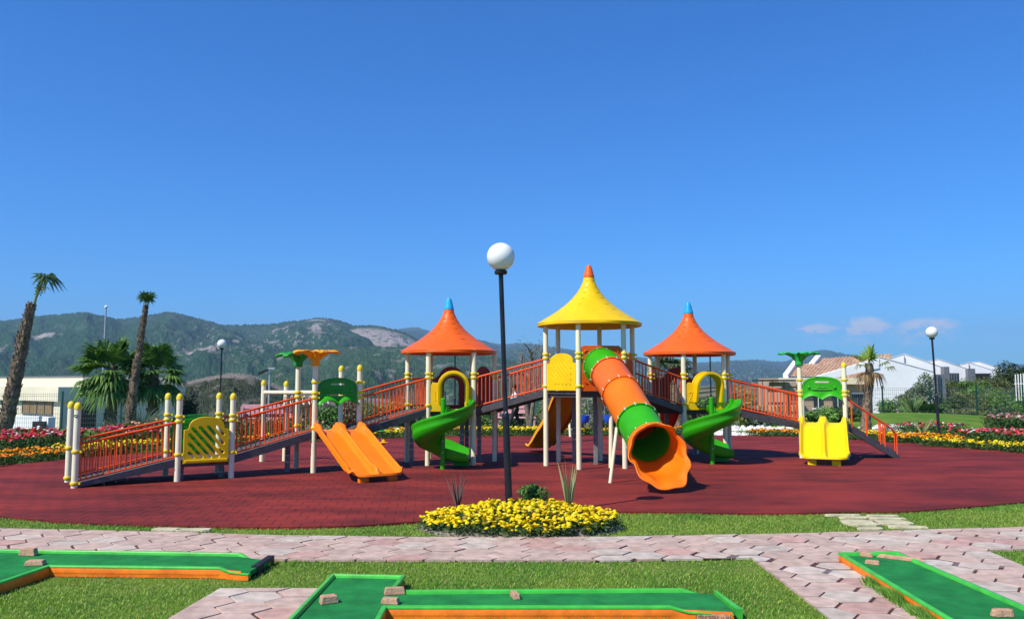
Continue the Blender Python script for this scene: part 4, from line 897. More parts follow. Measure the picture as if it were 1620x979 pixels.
# leaf-shaped post toppers
def topper(p, z, m, r, lobes, lab, droop, rot=.4):
    N_ = 120; rings = 16; top = []
    for i in range(rings):
        s = i / (rings - 1)
        for j in range(N_):
            a = 2 * math.pi * j / N_; lb = abs(math.cos(lobes * (a - rot) / 2)) ** .75; Rr = .075 + (r * 1.05 - .075) * lb ** 2.6 * (1 - .10 * abs(math.sin(lobes * 2.5 * a)) * lb)
            rr = .068 + (Rr - .068) * max(0, (s - .28) / .72) ** 1.15 + (.0 if s < .28 else 0)
            zz = z - .05 + .17 * min(1, s / .5) ** .8 + .155 * math.sin(min(1, max(0, (s - .35) / .65)) * math.pi * .62) * (rr / r) ** .5 - droop * (rr / r) ** 3 + .012 * math.cos(lobes * 5 * a) * s
            top.append((p.x + rr * math.cos(a), p.y + rr * math.sin(a), zz))
    fs = [(i * N_ + j, i * N_ + (j + 1) % N_, (i + 1) * N_ + (j + 1) % N_, (i + 1) * N_ + j) for i in range(rings - 1) for j in range(N_)]
    o = MB().add(top, fs).build('leaf_topper', m, PS, True, 80, solid=.036); o['label'] = lab
M['amber'] = mat('amber_plastic', (.88, .36, .006), .36, .06, 3, .05)
M['jade'] = mat('jade_green_plastic', (.02, .40, .075), .36, .08, 3, .05)
topper(D, 2.07, 'amber', .47, 5, 'amber leaf-shaped topper on the front post of the left slide platform', .10, .15)
topper(bk(D), 2.06, 'dgreen', .47, 5, 'green leaf-shaped topper behind the amber one', .14, .6)
topper(Q, 2.13, 'jade', .45, 4, 'jade green palm-shaped topper on the right slide platform', .06, .0)
# ------------------------------------------------------------------ slides
def wavy_slide(name, o, fwd, z0, length, lanes, width, m, lab, feet=None, zend=.12, wave=0.0, crest=.16):
    """open slide: o = middle of the deck edge, fwd = direction of travel"""
    rt = Vector((fwd.y, -fwd.x, 0)); K = 40; lw = width / lanes; sec = []
    def h(x, s):
        """cross-section height over the floor at lateral x in 0..width"""
        t = (x % lw) / lw if x < width - 1e-6 else 1.0; d = min(t, 1 - t) * lw; hw = (crest * .8 if s < .14 else .115) * ((1 - .25 * sm(.85, 1.0, s)) if min(x, width - x) < lw * .5 else (1 + .3 * sm(.78, .86, s)) * (1 - sm(.88, .95, s)))
        edge = min(x, width - x) < lw * .5; return hw * math.exp(-(d / (.045 + .05 * (1 - float(sm(.09, .24, s))))) ** (2.6 + 4 * (1 - float(sm(.09, .24, s)))))
    xs_ = []
    for l in range(lanes): xs_ += [l * lw + lw * t for t in (0, .03, .06, .09, .12, .16, .22, .3, .4, .5, .6, .7, .78, .84, .88, .91, .94, .97)]
    xs_.append(width); top = []; n = len(xs_)
    def floor(s):
        a = .11; b = .86
        if s < a: return z0 - .01 * s / a
        if s > b: return zend - .015 * (s - b) / (1 - b) + .045 * ((s - b) / (1 - b)) ** 3
        t = (s - a) / (b - a); base = z0 - .01 + (zend - z0 + .01) * (t * .86 + .14 * t * t * (3 - 2 * t)); return base + wave * math.sin(t * math.pi * 3) * (1 - t)
    ss = [k / K for k in range(K + 1)]
    for s in ss:
        fl = floor(s) + .03 * (1 - float(sm(0, .06, s)))
        for x in xs_:
            endround = 1 + .03 * float(sm(.78, .9, s)) - .04 * float(sm(.92, 1, s)); xx = (x - width / 2) * endround; ext = -.17 * (abs(2 * x / width - 1) ** 4.5) * float(sm(.8, 1, s))
            top.append(o + fwd * (s * length + ext) + rt * xx + UZ * (fl + h(x, s) * (1.0 + .2 * math.exp(-((s - .05) / .06) ** 2))))
    vs = [tuple(p) for p in top]; fs = [(i * n + k, i * n + k + 1, (i + 1) * n + k + 1, (i + 1) * n + k) for i in range(K) for k in range(n - 1)]
    base = len(vs); # skirt rolled down all round
    ring = [0 * n + k for k in range(n)] + [i * n + n - 1 for i in range(1, K + 1)] + [K * n + k for k in range(n - 2, -1, -1)] + [i * n for i in range(K - 1, 0, -1)]
    cen = o + fwd * length / 2
    for q in range(2):
        for r_ in ring:
            p = Vector(vs[r_]); s = ((p - o).dot(fwd)) / length; lat = (p - o).dot(rt); out = rt * (.014 * (1 if lat > 0 else -1) if abs(lat) > width * .42 else 0) + (fwd * .012 if s > .97 else Vector())
            vs.append(tuple(p + out - UZ * (.03 + .105 * q * (1 - .9 * float(sm(.72, .93, s)))) ))
    m_ = len(ring)
    for k in range(m_):
        k2 = (k + 1) % m_; fs.append((ring[k], ring[k2], base + k2, base + k)); fs.append((base + k, base + k2, base + m_ + k2, base + m_ + k))
    fs.append(tuple(base + m_ + k for k in range(m_))[::-1])
    mb = MB(); mb.add(vs, [f for f in fs if len(f) < 6]); 
    so = mb.build(name, m, PS, True, 50); so['label'] = lab
    if feet:
        for x in feet:
            c = o + fwd * (length - .14) + rt * x + UZ * (zend / 2 - .03); MB().box(c, .17, .10, zend * .9, rt, fwd, UZ).build('slide_foot', m, so, False, bevel=.012)
    return so
wavy_slide('double_slide', on(D, Ep, 0) - vv * .03, -vv, Z2 + .03, 2.0, 2, .93, 'slide_orange', 'bright orange double slide on the left platform', feet=(-.25, .28), zend=.14)
fw4 = (-v4 + u4 * .03).normalized()
wavy_slide('double_slide', on(Q, Q2, 0) - v4 * .03, fw4, Z2 + .03, 1.62, 2, .94, 'slide_yellow', 'bright yellow double slide on the right platform', feet=(-.22, .24), zend=.17)
a, b = hm[3], hm[4]; dv = (Vector((.75, 20.0, 0)) - (a + b) / 2).normalized()
wavy_slide('wave_slide', (a + b) / 2 + dv * .02, dv, ZM, 2.9, 1, .62, 'amber', 'amber wavy slide dropping away behind the tall tower', zend=.12, wave=.10, crest=.22)
a, b = h3[3], h3[4]; dv = (Vector((3.55, 21.4, 0)) - (a + b) / 2).normalized()
wavy_slide('wave_slide', (a + b) / 2 + dv * .02, dv, ZT, 2.3, 1, .62, 'red_slide', 'tomato red wavy slide behind the right tower', zend=.12, wave=.08, crest=.24)

def spiral(pc, dedge, z0, lab):
    """pc: pole position; dedge: point on the deck edge"""
    A0 = 0; mb = MB(); ro = .58
    sec = [(.05, .16), (.065, .17), (.085, .05), (.12, .008), (.22, 0), (.36, .01), (.44, .045), (.50, .12), (.545, .22), (.565, .285), (.59, .30), (.612, .288), (.618, .262), (.603, .235), (.588, .16), (.60, .13), (.592, .09), (.56, .02), (.50, -.045), (.36, -.085), (.2, -.09), (.08, -.06), (.045, .0)]
    fr = []; zf = lambda k: z0 - .07 - .80 * k ** .92
    for k in range(5):
        t = k / 4; y = .72 * (1 - t); rt = Vector((1, 0, 0)); fr.append((pc + Vector((0, y, z0 - .02 - .05 * t)), rt, UZ, .62 + .38 * t))
    K = 54
    for k in range(1, K + 1):
        t = k / K; a = R(0 - 272 * t); rt = Vector((math.cos(a), math.sin(a), 0)); bank = .10 * math.sin(math.pi * min(1, t * 1.1)); rt = (rt + UZ * bank * .5).normalized(); fr.append((pc + UZ * zf(t), rt, UZ, 1))
    a = R(-272); rt = Vector((math.cos(a), math.sin(a), 0)); tv = Vector((math.sin(a), -math.cos(a), 0))
    zl = zf(1)
    for k in range(1, 7): t = k / 6; fr.append((pc + UZ * (zl - .05 * math.sin(t * 1.57)) + tv * .46 * t, rt, UZ, 1 - .45 * t ** 1.5))
    vs = []; n = len(sec)
    for o_, rt, up, wh in fr:
        for r_, h_ in sec: vs.append(o_ + Vector(rt) * r_ + up * (h_ * wh if h_ > 0 else h_))
    fs = [(i * n + k, i * n + (k + 1) % n, (i + 1) * n + (k + 1) % n, (i + 1) * n + k) for i in range(len(fr) - 1) for k in range(n)] + [tuple(range(n)), tuple(range((len(fr) - 1) * n, len(fr) * n))]
    so = mb.add(vs, fs).build('spiral_slide', 'green', PS, True, 50); so['label'] = lab
    MB().tube([pc, pc + UZ * (z0 + .22)], .046, 18).lathe([(.046, 0), (.05, .01), (.045, .03), (.02, .042), (.002, .044)], 18, pc + UZ * (z0 + .22)).build('centre_pole', 'green', so)
    MB().tube([pc + Vector((.52, .40, z0 - .1)), pc + Vector((.52, .40, z0 + .22))], .046, 14).build('side_post', 'green', so)
    mb = MB(); mb.box(pc + Vector((.33, .62, zl / 2 - .04)), .34, .08, zl * .7).build('slide_foot', 'dgreen', so, False, bevel=.01)
    mb = MB()
    for k in range(3): mb.tube([pc + Vector((0, -.047, .35 + .22 * k)), pc + Vector((0, -.056, .35 + .22 * k))], .010, 8)
    mb.build('bolts', 'bolt', so)
m1 = (h1[3] + h1[4]) / 2; spiral(Vector((m1.x - .10, m1.y - .72, 0)), m1, ZT, 'green spiral slide winding down from the left tower')
m3 = (h3[0] + h3[1]) / 2; spiral(Vector((m3.x - .03, m3.y - .74, 0)), m3, ZT, 'green spiral slide winding down from the right tower')

# tube slide
a, b, e = side(hm, 0, 1); nrm = e.cross(UZ)
p0 = TC + nrm * .03; pe = Vector((2.23, 13.47, .73)); keyp = [TC + nrm * .03, TC + nrm * .22 - UZ * .02, TC + nrm * .50 - UZ * .16 + Vector((.01, 0, 0)), Vector((1.98, 15.02, ZM - .01)), pe.lerp(Vector((1.98, 15.02, ZM - .01)), .5), pe]
path = spline(keyp, 12, False); cum = [0]
for i in range(1, len(path)): cum.append(cum[-1] + (path[i] - path[i - 1]).length)
def at_len(L): 
    i = max(1, min(len(path) - 1, int(np.searchsorted(cum, L)))); t = (L - cum[i - 1]) / max(1e-6, cum[i] - cum[i - 1]); return path[i - 1].lerp(path[i], t)
TL = cum[-1]; tube_root = empty('tube_slide', None, None); del tube_root['_base']; tube_root.parent = PS; tube_root['label'] = 'tube slide of orange and green rings leaving the tall tower'
def tube_sec(l0, l1, m, r0=TR):
    n = 40; K = 12; ls = np.linspace(l0, l1, K); pts = [at_len(l) for l in ls]; outs = []; vs = []
    def frame(i):
        t = (pts[min(i + 1, K - 1)] - pts[max(i - 1, 0)]).normalized(); s = t.cross(UZ).normalized(); return t, s, s.cross(t).normalized()
    rings = [(i, r0) for i in range(K)] + [(i, r0 - .012) for i in reversed(range(K))]
    for i, r_ in rings:
        t, s, up = frame(i); vs += [pts[i] + (s * math.cos(2 * math.pi * k / n) + up * math.sin(2 * math.pi * k / n)) * r_ for k in range(n)]
    m_ = len(rings); fs = [(i * n + k, i * n + (k + 1) % n, ((i + 1) % m_) * n + (k + 1) % n, ((i + 1) % m_) * n + k) for i in range(m_) for k in range(n)]
    o = MB().add(vs, fs).build('tube_section', m, tube_root, True, 50)
    # end flanges with bolts
    for i, sgn in ((0, 1), (K - 1, -1)):
        t, s, up = frame(i); mb = MB(); c0 = pts[i] + t * sgn * .002; w = t * sgn * .026; vs = []
        for c, r_ in ((c0, r0 - .004), (c0, r0 + .030), (c0 + w, r0 + .028), (c0 + w, r0 - .004)): vs += [c + (s * math.cos(2 * math.pi * k / n) + up * math.sin(2 * math.pi * k / n)) * r_ for k in range(n)]
        mb.add(vs, [(q * n + k, q * n + (k + 1) % n, ((q + 1) % 4) * n + (k + 1) % n, ((q + 1) % 4) * n + k) for q in range(4) for k in range(n)]); fo = mb.build('flange', m, o, True, 40)
        if sgn == 1 or True:
            mb = MB()
            for k in range(12):
                aa = 2 * math.pi * (k + .5) / 12; c = c0 + (s * math.cos(aa) + up * math.sin(aa)) * (r0 + .022); mb.tube([c, c + w * 1.5], .010, 7)
            mb.build('flange_bolts', 'bolt', o)
    return o
B_ = [0, .50, 1.32, 2.36, 2.62, TL]
tube_sec(B_[0], B_[1], 'green', TR); tube_sec(B_[1], B_[2], 'tube_coral'); tube_sec(B_[2], B_[3], 'tube_orange'); tube_sec(B_[3], TL, 'green')
# flared, wavy exit trough
t_ = (path[-1] - path[-3]).normalized(); s_ = t_.cross(UZ).normalized(); nP = 96; nS = 22; vs = []
for i in range(nS):
    s = i / (nS - 1)
    for k in range(nP):
        ph = 2 * math.pi * k / nP; low = (1 - math.cos(ph)) / 2 if False else (1 + math.cos(ph)) / 2     # ph=0 is the bottom
        Lp = .20 + 1.06 * low ** 1.75 + .022 * math.sin(9 * ph) * s; l = Lp * s
        flat_ = float(sm(.1, .9, l / 1.0)); ax = path[-1] + t_ * l + UZ * (.27 * flat_ * l)
        r_ = TR + .012 + .05 * min(1, s * 3) * (1 if low < .6 else .5) + .045 * (l ** 2) * (1.0) + (.028 * float(sm(.8, 1, s)))
        rad = s_ * math.sin(ph) * (1 + .06 * flat_) - s_.cross(t_).normalized() * math.cos(ph)
        p = ax + rad * r_; rip = .020 * math.sin(9 * ph) * float(sm(.55, 1, s)); p = p + rad * rip
        if s > .93: p = p + rad * .02 - UZ * .02 * low
        vs.append(p)
fs = [(i * nP + k, i * nP + (k + 1) % nP, (i + 1) * nP + (k + 1) % nP, (i + 1) * nP + k) for i in range(nS - 1) for k in range(nP)]
zmin = min(p.z for p in vs); 
vs = [Vector((p.x, p.y, .07 + .5 * ((p.z - .07) + math.sqrt((p.z - .07) ** 2 + .0075)))) if p.z < .5 else p for p in vs]
MB().add(vs, fs).build('exit_trough', 'tube_orange', tube_root, True, 80, solid=.022)
q = at_len(2.35)
for dx_, m in ((-.36, 'cream'), (.36, 'cream')):
    MB().tube([Vector((q.x + dx_ * 1.2 - .06, q.y - .10, 0)), Vector((q.x + dx_ * .98, q.y + .0, q.z - .10))], .030, 12).build('support_leg', m, tube_root)

# pod climber beside the left tower
pc = Fp.lerp(bk(Fp), .55) - u * .35 + vv * .9; pcl = MB().tube([pc, pc + UZ * 1.1], .02, 10).build('pod_climber', 'grey_leg', PS)
for k in range(4):
    z = .16 + .24 * k; prof = [(.005, -.02), (.10, .0), (.115, .02), (.06, .03), (.035, .10), (.02, .13)]
    MB().lathe(prof, 12, pc + UZ * z + u * (.04 if k % 2 else -.02)).build('pod', 'dgreen' if k % 2 == 0 else 'amber', pcl)
# overhead ring ladder
g1, g2 = G(414, 732), G(450, 731); rl = MB().tube([g1, g1 + Vector((-.0, 0, 1.66))], PR, 14).build('ring_ladder', 'cream', PS); rl['label'] = 'overhead ladder of white rings behind the left ramps'
MB().tube([g2, g2 + UZ * 1.64], PR, 14).build('post', 'cream', rl)
for p, h in ((g1, 1.66), (g2, 1.64)): MB().lathe([(PR + .006, -.015), (PR + .008, .03), (PR, .055), (PR * .75, .08), (.004, .098)], 16, p + UZ * h).build('cap', 'collar', rl)
tgt = bk(Ep) + UZ * 1.50; MB().tube([g1 + UZ * 1.49, tgt], .042, 14).tube([g2 + UZ * 1.49, tgt + vv * .05 - UZ * .02], .03, 12).build('top_beam', 'cream', rl)
for k in range(8):
    t = .30 + .08 * k; c = (g1 + UZ * 1.49).lerp(tgt, t) - UZ * .16; n_ = 20; d_ = (tgt - g1 - UZ * 1.49).normalized(); sd_ = Vector((.55, -.8, 0)).normalized()
    MB().tube([c + (sd_ * math.cos(R(60 + 300 * i / n_)) + UZ * math.sin(R(60 + 300 * i / n_))) * .085 for i in range(n_ + 1)], .011, 8).build('ring', 'cream', rl)
settle(PS)
# settle() moved direct children; the tube slide Empty is handled like a part
tube_root.location = -Vector((1.6, 17.0, 0))
# ================================================================== LAMP POSTS
def lamp(base, tilt_x, label, h=3.08, r=.178):
    t = empty('lamp_post', label, 'lamp post', 'black globe lamp posts', base)
    base = Vector(base); top = base + Vector((tilt_x, 0, h)); mid = base.lerp(top, .42)
    po = MB().tube([base - UZ * .1, base + UZ * .02, mid], .044, 16).tube([mid - UZ * .0, top], .030, 16).lathe([(.050, -.03), (.050, .0), (.034, .035)], 16, mid).build('pole', 'black', t)
    MB().tube([mid + Vector((0, -.04, .04)), mid + Vector((0, -.055, .04))], .008, 8).build('bolt', 'bolt', po)
    MB().lathe([(.03, -.02), (.075, -.015), (.082, .0), (.08, .03), (.055, .038)], 24, top).build('lamp_collar', 'black', t)
    pr = [(r * math.sin(R(a)), r * -math.cos(R(a))) for a in range(14, 180, 6)] + [(.001, r)]
    MB().lathe(pr, 40, top + UZ * (.03 + r)).build('globe', 'globe', t, True, 180)
    return settle(t)
def gz(p): return Vector((p.x, p.y, H(p.x, p.y)))
lamp(G(806, 824), -.11, 'tall black lamp post with white globe in the island of yellow marigolds')
lamp(G(1486, 691), -.09, 'black lamp post with white globe by the lawn mound near the white houses')
p = P(351, 545, 33); lamp((p.x, p.y, p.z - 3.28), .0, 'black lamp post with white globe behind the yellow lattice panel at left', 3.10)
p = P(720, 552, 33); lamp((p.x, p.y, p.z - 3.28), 0, 'black lamp post seen under the roof of the left tower, its globe mostly hidden', 3.10)
p = P(1123, 548, 34); lamp((p.x, p.y, p.z - 3.28), 0, 'black lamp post seen under the roof of the right tower, its globe hidden', 3.10)
# flagpole and floodlight mast far behind
t = empty('flagpole', 'slim grey flagpole standing before the hills at far left', 'flagpole', None, (P(161, 600, 60).x, 60, H(-30, 60)))
b = P(161, 640, 60); b.z = H(b.x, 60); tp = P(161, 488, 60); MB().tube([b, (b.x, b.y, tp.z)], [.09, .055], 10).build('pole', 'steel', t); MB().lathe([(.01, 0), (.12, .06), (.13, .14), (.01, .25)], 12, (b.x, b.y, tp.z)).build('finial', 'globe', t); settle(t)
t = empty('floodlight_mast', 'grey floodlight mast with twin heads behind the ring ladder', 'floodlight', None, (P(424, 640, 45).x, 45, -1.5))
b = P(424, 690, 45); tp = P(427, 585, 45); b.z = H(b.x, b.y); MB().tube([b, tp], [.07, .05], 10).build('pole', 'steel', t)
MB().box(tp + Vector((-.35, 0, -.10)), .55, .3, .10, Vector((.92, 0, .38)), (0, 1, 0), Vector((-.38, 0, .92))).build('lamp_head', 'black', t); MB().box(tp + Vector((.12, 0, .08)), .35, .25, .10).build('lamp_head', 'steel', t); settle(t)

# ================================================================== PALMS
def fan_frond(base, d, petiole, rad, n, c1, c2, droop=.25):
    droop = float(droop)
    """costapalmate leaf as separate pleated leaflets on a stalk"""
    d = Vector(d).normalized(); hub = Vector(base) + d * petiole - UZ * droop * petiole * .3; s = d.cross(UZ); s = s.normalized() if s.length > 1e-3 else Vector((1, 0, 0)); up = s.cross(d).normalized()
    V = []; Fc = []; C = []
    def tri(vs, c): o = len(V); V.extend(vs); Fc.append(tuple(range(o, o + len(vs)))); C.extend([c] * len(vs))
    for w in (.012, ): tri([Vector(base) - s * w * 1.6, Vector(base) + s * w * 1.6, hub + s * w, hub - s * w], Vector((.16, .20, .06)))
    roll = random.uniform(-.5, .5)
    for k in range(n):
        a = R(-118 + 236 * k / (n - 1)) + random.gauss(0, .03); L_ = rad * (1 - .22 * abs(k / (n - 1) - .5) * 2) * random.uniform(.86, 1.08); dirv = (d * math.cos(a) + s * math.sin(a)).normalized(); dirv = (dirv + up * (.16 - roll * math.sin(a) * .5)).normalized(); side_ = dirv.cross(up).normalized()
        wv_ = rad * .078; m1_ = hub + dirv * L_ * .55; tip = hub + dirv * L_ - UZ * droop * L_ * random.uniform(.3, 1.1); col = Vector(c1).lerp(Vector(c2), random.random()) * random.uniform(.75, 1.25)
        fold = up * wv_ * .5
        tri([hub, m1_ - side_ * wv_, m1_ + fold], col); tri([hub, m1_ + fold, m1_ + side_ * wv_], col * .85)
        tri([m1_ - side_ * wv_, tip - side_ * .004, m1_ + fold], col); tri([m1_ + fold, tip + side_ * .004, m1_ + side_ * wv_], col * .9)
    return V, Fc, C
def boots(mb, pts, rs, n, size):
    """old leaf bases that roughen a palm trunk"""
    for k in range(n):
        t = random.random(); f = t * (len(pts) - 1); i = min(int(f), len(pts) - 2); c = Vector(pts[i]).lerp(Vector(pts[i + 1]), f - i); r = rs[i] * (1 - (f - i)) + rs[i + 1] * (f - i); a = random.uniform(0, 6.283)
        o = Vector((math.cos(a), math.sin(a), 0)); tn = Vector((-o.y, o.x, 0)); w = size * random.uniform(.5, 1); b = c + o * r * .85; h = size * random.uniform(.8, 1.7)
        mb.add([b - tn * w * .5, b + tn * w * .5, b + tn * w * .2 + o * w * random.uniform(.3, .8) + UZ * h, b - tn * w * .2 + o * w * random.uniform(.2, .7) + UZ * h, b + UZ * h * .3 + o * w * .4], [(0, 1, 4), (1, 2, 4), (2, 3, 4), (3, 0, 4), (0, 1, 2, 3)])
def palm(name, label, pts, rs, fronds, nb, bs, group=None, skirt=None, m='trunk'):
    base = Vector(pts[0]); t = empty(name, label, 'palm tree', group, base); mb = MB(); sp = spline(pts, 6, False); rr = list(np.interp(np.linspace(0, 1, len(sp)), np.linspace(0, 1, len(rs)), rs)); rr = [float(r) * random.uniform(.93, 1.08) for r in rr]
    mb.tube(sp, rr, 14); boots(mb, sp, rr, nb, bs); mb.build('trunk', m, t, True, 40)
    mb = MB()
    for b_, d_, pet, rad, n_, c1, c2, dr in fronds:
        V, Fc, C = fan_frond(b_, d_, pet, rad, n_, c1, c2, dr); o = len(mb.v); mb.v += [tuple(v) for v in V]; mb.f += [tuple(i + o for i in f) for f in Fc]; mb.cols += [tuple(c) for c in C]
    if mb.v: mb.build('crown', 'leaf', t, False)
    if skirt:
        mb = MB()
        for b_, d_, pet, rad, n_, c1, c2, dr in skirt:
            V, Fc, C = fan_frond(b_, d_, pet, rad, n_, c1, c2, dr); o = len(mb.v); mb.v += [tuple(v) for v in V]; mb.f += [tuple(i + o for i in f) for f in Fc]; mb.cols += [tuple(c) for c in C]
        mb.build('dead_fronds', 'leaf', t, False)
    return settle(t)
g1_, g2_ = (.055, .13, .022), (.12, .22, .035); dry1, dry2 = (.30, .20, .09), (.20, .12, .05)
def bunch(top, d, n, L, gc=(g1_, g2_)):
    return [(top, Vector(d) + Vector((random.gauss(0, .10), random.gauss(0, .10), random.gauss(0, .05))), L * random.uniform(.5, .9), L * random.uniform(.4, .7), 9, *gc, .1) for _ in range(n)]
Yp = 24.5; pts = [P(3, 712, Yp), P(14, 650, Yp), P(27, 590, Yp), P(38, 535, Yp), P(50, 487, Yp)]; pts[0].z = H(pts[0].x, Yp) - .05; tp = pts[-1]
stem = [(tp, Vector((.42, .0, 1)), .62, .30, 9, (.20, .27, .10), (.26, .32, .12), .05), (tp, Vector((.34, .05, 1)), .70, .34, 9, (.16, .24, .07), g2_, .05), (tp, Vector((.50, -.05, 1)), .50, .25, 7, (.20, .27, .10), g2_, .05)]
q = tp + Vector((.36, 0, .95)); STEM = [tp - UZ * .3, tp + Vector((.12, 0, .35)), q]; fr = stem + [(q, Vector((.9, random.uniform(-.4, .4), -.25 - .3 * k)), .04, .50 + .08 * k, 12, g1_, (.07, .13, .04), .5) for k in range(3)] + [(tp + Vector((.25, 0, .6)), Vector((.6, 0, -.1)), .05, .30, 5, (.2, .22, .1), dry1, .4)]
p_ = palm('palm_tree', 'leaning palm at the far left edge, rough trunk and only a bent tuft of fronds', pts, [.20, .19, .165, .135, .08], fr, 900, .13, 'tall bare-topped palms')
MB().tube(STEM, [.055, .035, .015], 8, col=(.22, .30, .12)).tube([STEM[0] + Vector((.05, 0, 0)), STEM[1] + Vector((-.02, .03, .1)), q + Vector((-.12, 0, .12))], [.04, .028, .01], 8, col=(.26, .33, .14)).build('frond_stalk', 'leaf', p_).location = -Vector(p_.location)
Yp = 28; pts = [P(207, 705, Yp), P(207, 650, Yp), P(215, 590, Yp), P(224, 530, Yp), P(231, 488, Yp)]; pts[0].z = H(pts[0].x, Yp) - .1; tp = pts[-1]
fr = bunch(tp, (0.02, 0, 1), 4, .42) + [(tp + UZ * .25, Vector((math.cos(a) + .1, math.sin(a), 1.25)), .14, .42, 11, g1_, g2_, .35) for a in (.1, 1.2, 2.4, 3.3, 4.5, 5.6)] + [(tp + UZ * .25, Vector((-.6, 0, .9)), .1, .34, 9, (.03, .06, .02), g1_, .2)]
palm('palm_tree', 'slender palm rising between two bushy palms, topped by a small tuft', pts, [.17, .15, .115, .08, .045], fr, 800, .11, 'tall bare-topped palms')
def bushy(label, px_, pyc, Y, rad, n, trunk_py=700):
    c = P(px_, pyc, Y); b = Vector((c.x, c.y, H(c.x, c.y) - .1)); fr = []
    for k in range(n):
        el = random.uniform(-.75, 1.25); az = random.uniform(0, 6.283); d = Vector((math.cos(az) * math.cos(el), math.sin(az) * math.cos(el), math.sin(el)))
        fr.append((c - UZ * .1, d, rad * random.uniform(.45, .62), rad * random.uniform(.45, .6), 17, (.05, .13, .022), (.16, .30, .045), .35 + .4 * (el < 0)))
    return palm('fan_palm', label, [b, b.lerp(c, .5) + Vector((.05, 0, 0)), c], [.24, .20, .15], fr, 260, .12, 'bushy fan palms at left')
bushy('bushy green fan palm left of the slender palm, in front of the beige building', 177, 582, 31, 1.5, 50)
bushy('bushy green fan palm right of the slender palm, before the beige building', 243, 586, 32, 1.45, 50)
Yp = 29; pts = [P(1370, 690, Yp), P(1371, 650, Yp), P(1375, 610, Yp), P(1376, 578, Yp)]; pts[0].z = H(pts[0].x, Yp) - .05; tp = pts[-1]
lg, lg2 = (.17, .31, .03), (.30, .44, .06)
fr = [(tp, Vector((-.10, 0, 1)), .30, .56, 15, lg, lg2, .05), (tp, Vector((.25, -.2, 1)), .28, .60, 15, lg, lg2, .08), (tp, Vector((.0, .3, 1)), .30, .5, 13, lg, lg2, .05), (tp, Vector((-1, -.1, .55)), .45, .45, 13, (.2, .26, .06), (.3, .36, .1), .25), (tp, Vector((-.9, .3, .75)), .4, .4, 11, lg, lg2, .2), (tp, Vector((1, .0, .35)), .50, .36, 11, (.05, .09, .02), lg, .75), (tp, Vector((.9, -.3, .1)), .6, .34, 9, lg, dry1, .8), (tp, Vector((-.8, -.4, .2)), .4, .36, 9, lg, dry1, .9)]
sk = [(tp - UZ * .15, Vector((sx_ * .75 + random.gauss(0, .1), random.gauss(0, .4), -.25)), .22, .40, 12, dry1, dry2, 1.6) for sx_ in (-1, -1, -1, 1, 1, 1)]
palm('palm_tree', 'palm with a skirt of dry brown fronds in front of the brown and white house', pts, [.19, .15, .14, .12], fr, 300, .09, None, sk)
Yp = 30; c = P(1062, 580, Yp); b = Vector((P(1073, 690, Yp).x, Yp, H(7, Yp) - .05))
fr = [(c, Vector((math.cos(a), math.sin(a), random.uniform(-.3, .9))), .5, .6, 13, (.05, .09, .04), (.12, .17, .07), .4) for a in np.linspace(0, 6.1, 16)]
palm('palm_tree', 'palm half hidden behind the right tower, its crown under the orange roof edge', [b, b.lerp(c, .5), c], [.20, .19, .14], fr, 240, .07)
# sparse grey tree behind the bridge between left and middle towers
def bare_tree(name, label, base, top_pts, r, leafn, c1, c2, rad, ls, group=None):
    t = empty(name, label, 'tree', group, base); base = Vector(base); mb = MB(); cs = []
    for tp_ in top_pts:
        m_ = base.lerp(tp_, .45) + Vector((random.gauss(0, .08), random.gauss(0, .08), 0)); m_.x = base.x + (m_.x - base.x) * .6; mb.tube([base, m_, tp_], [r, r * .7, r * .3], 9)
        for k in range(7):
            a = m_.lerp(tp_, random.uniform(.3, 1)); e_ = a + Vector((random.gauss(0, 1), random.gauss(0, 1), random.uniform(.1, 1.3))) * rad * .38; mb.tube([a, a.lerp(e_, .5) + Vector((0, 0, rad * .06)), e_], [r * .28, r * .2, r * .08], 6); cs.append(e_)
    mb.build('trunk', 'bark', t); V = [];Fq = []; C = []; o = 0
    for c_ in cs:
        m = leafn // len(cs); e_ = rng.normal(0, 1, (m, 3)) * rad * .15; v, f, cc = leaves(np.array(c_) + e_, np.tile((0, 0, 1.), (m, 1)), ls, colvar(c1, m, .3, c2), .4, .9); V.append(v); Fq.append(f + o); C.append(cc); o += len(v)
    ob = npmesh('crown', np.concatenate(V), np.concatenate(Fq), np.concatenate(C), 'leaf', t); settle(t); return t
Yt = 30; b = G(846, 690); b = Vector((P(838, 650, Yt).x, Yt, H(1, Yt)))
bare_tree('tree', 'small grey-branched tree with sparse leaves behind the bridge left of the tall tower', b, [P(825, 560, Yt), P(842, 556, Yt), P(812, 572, Yt), P(856, 566, Yt)], .10, 1500, (.15, .16, .09), (.28, .25, .17), 1.0, .035)
# weathered timber posts standing behind the towers
for px_, top, bot, Y, w, lab in ((866, 575, 704, 23, .17, 'thick weathered grey timber post just left of the tall tower legs'), (1047, 592, 676, 27, .2, 'dark brown timber post behind the bridge right of the tall tower')):
    a = P(px_, bot, Y); a.z = 0; bt = P(px_ - 3, top, Y); t = empty('timber_post', lab, 'post', 'weathered timber posts', a); MB().tube([a, a.lerp(bt, .5) + Vector((.02, 0, 0)), bt], [w * 1.0, w * .9, w * .85], 10).build('shaft', 'bark', t); settle(t)

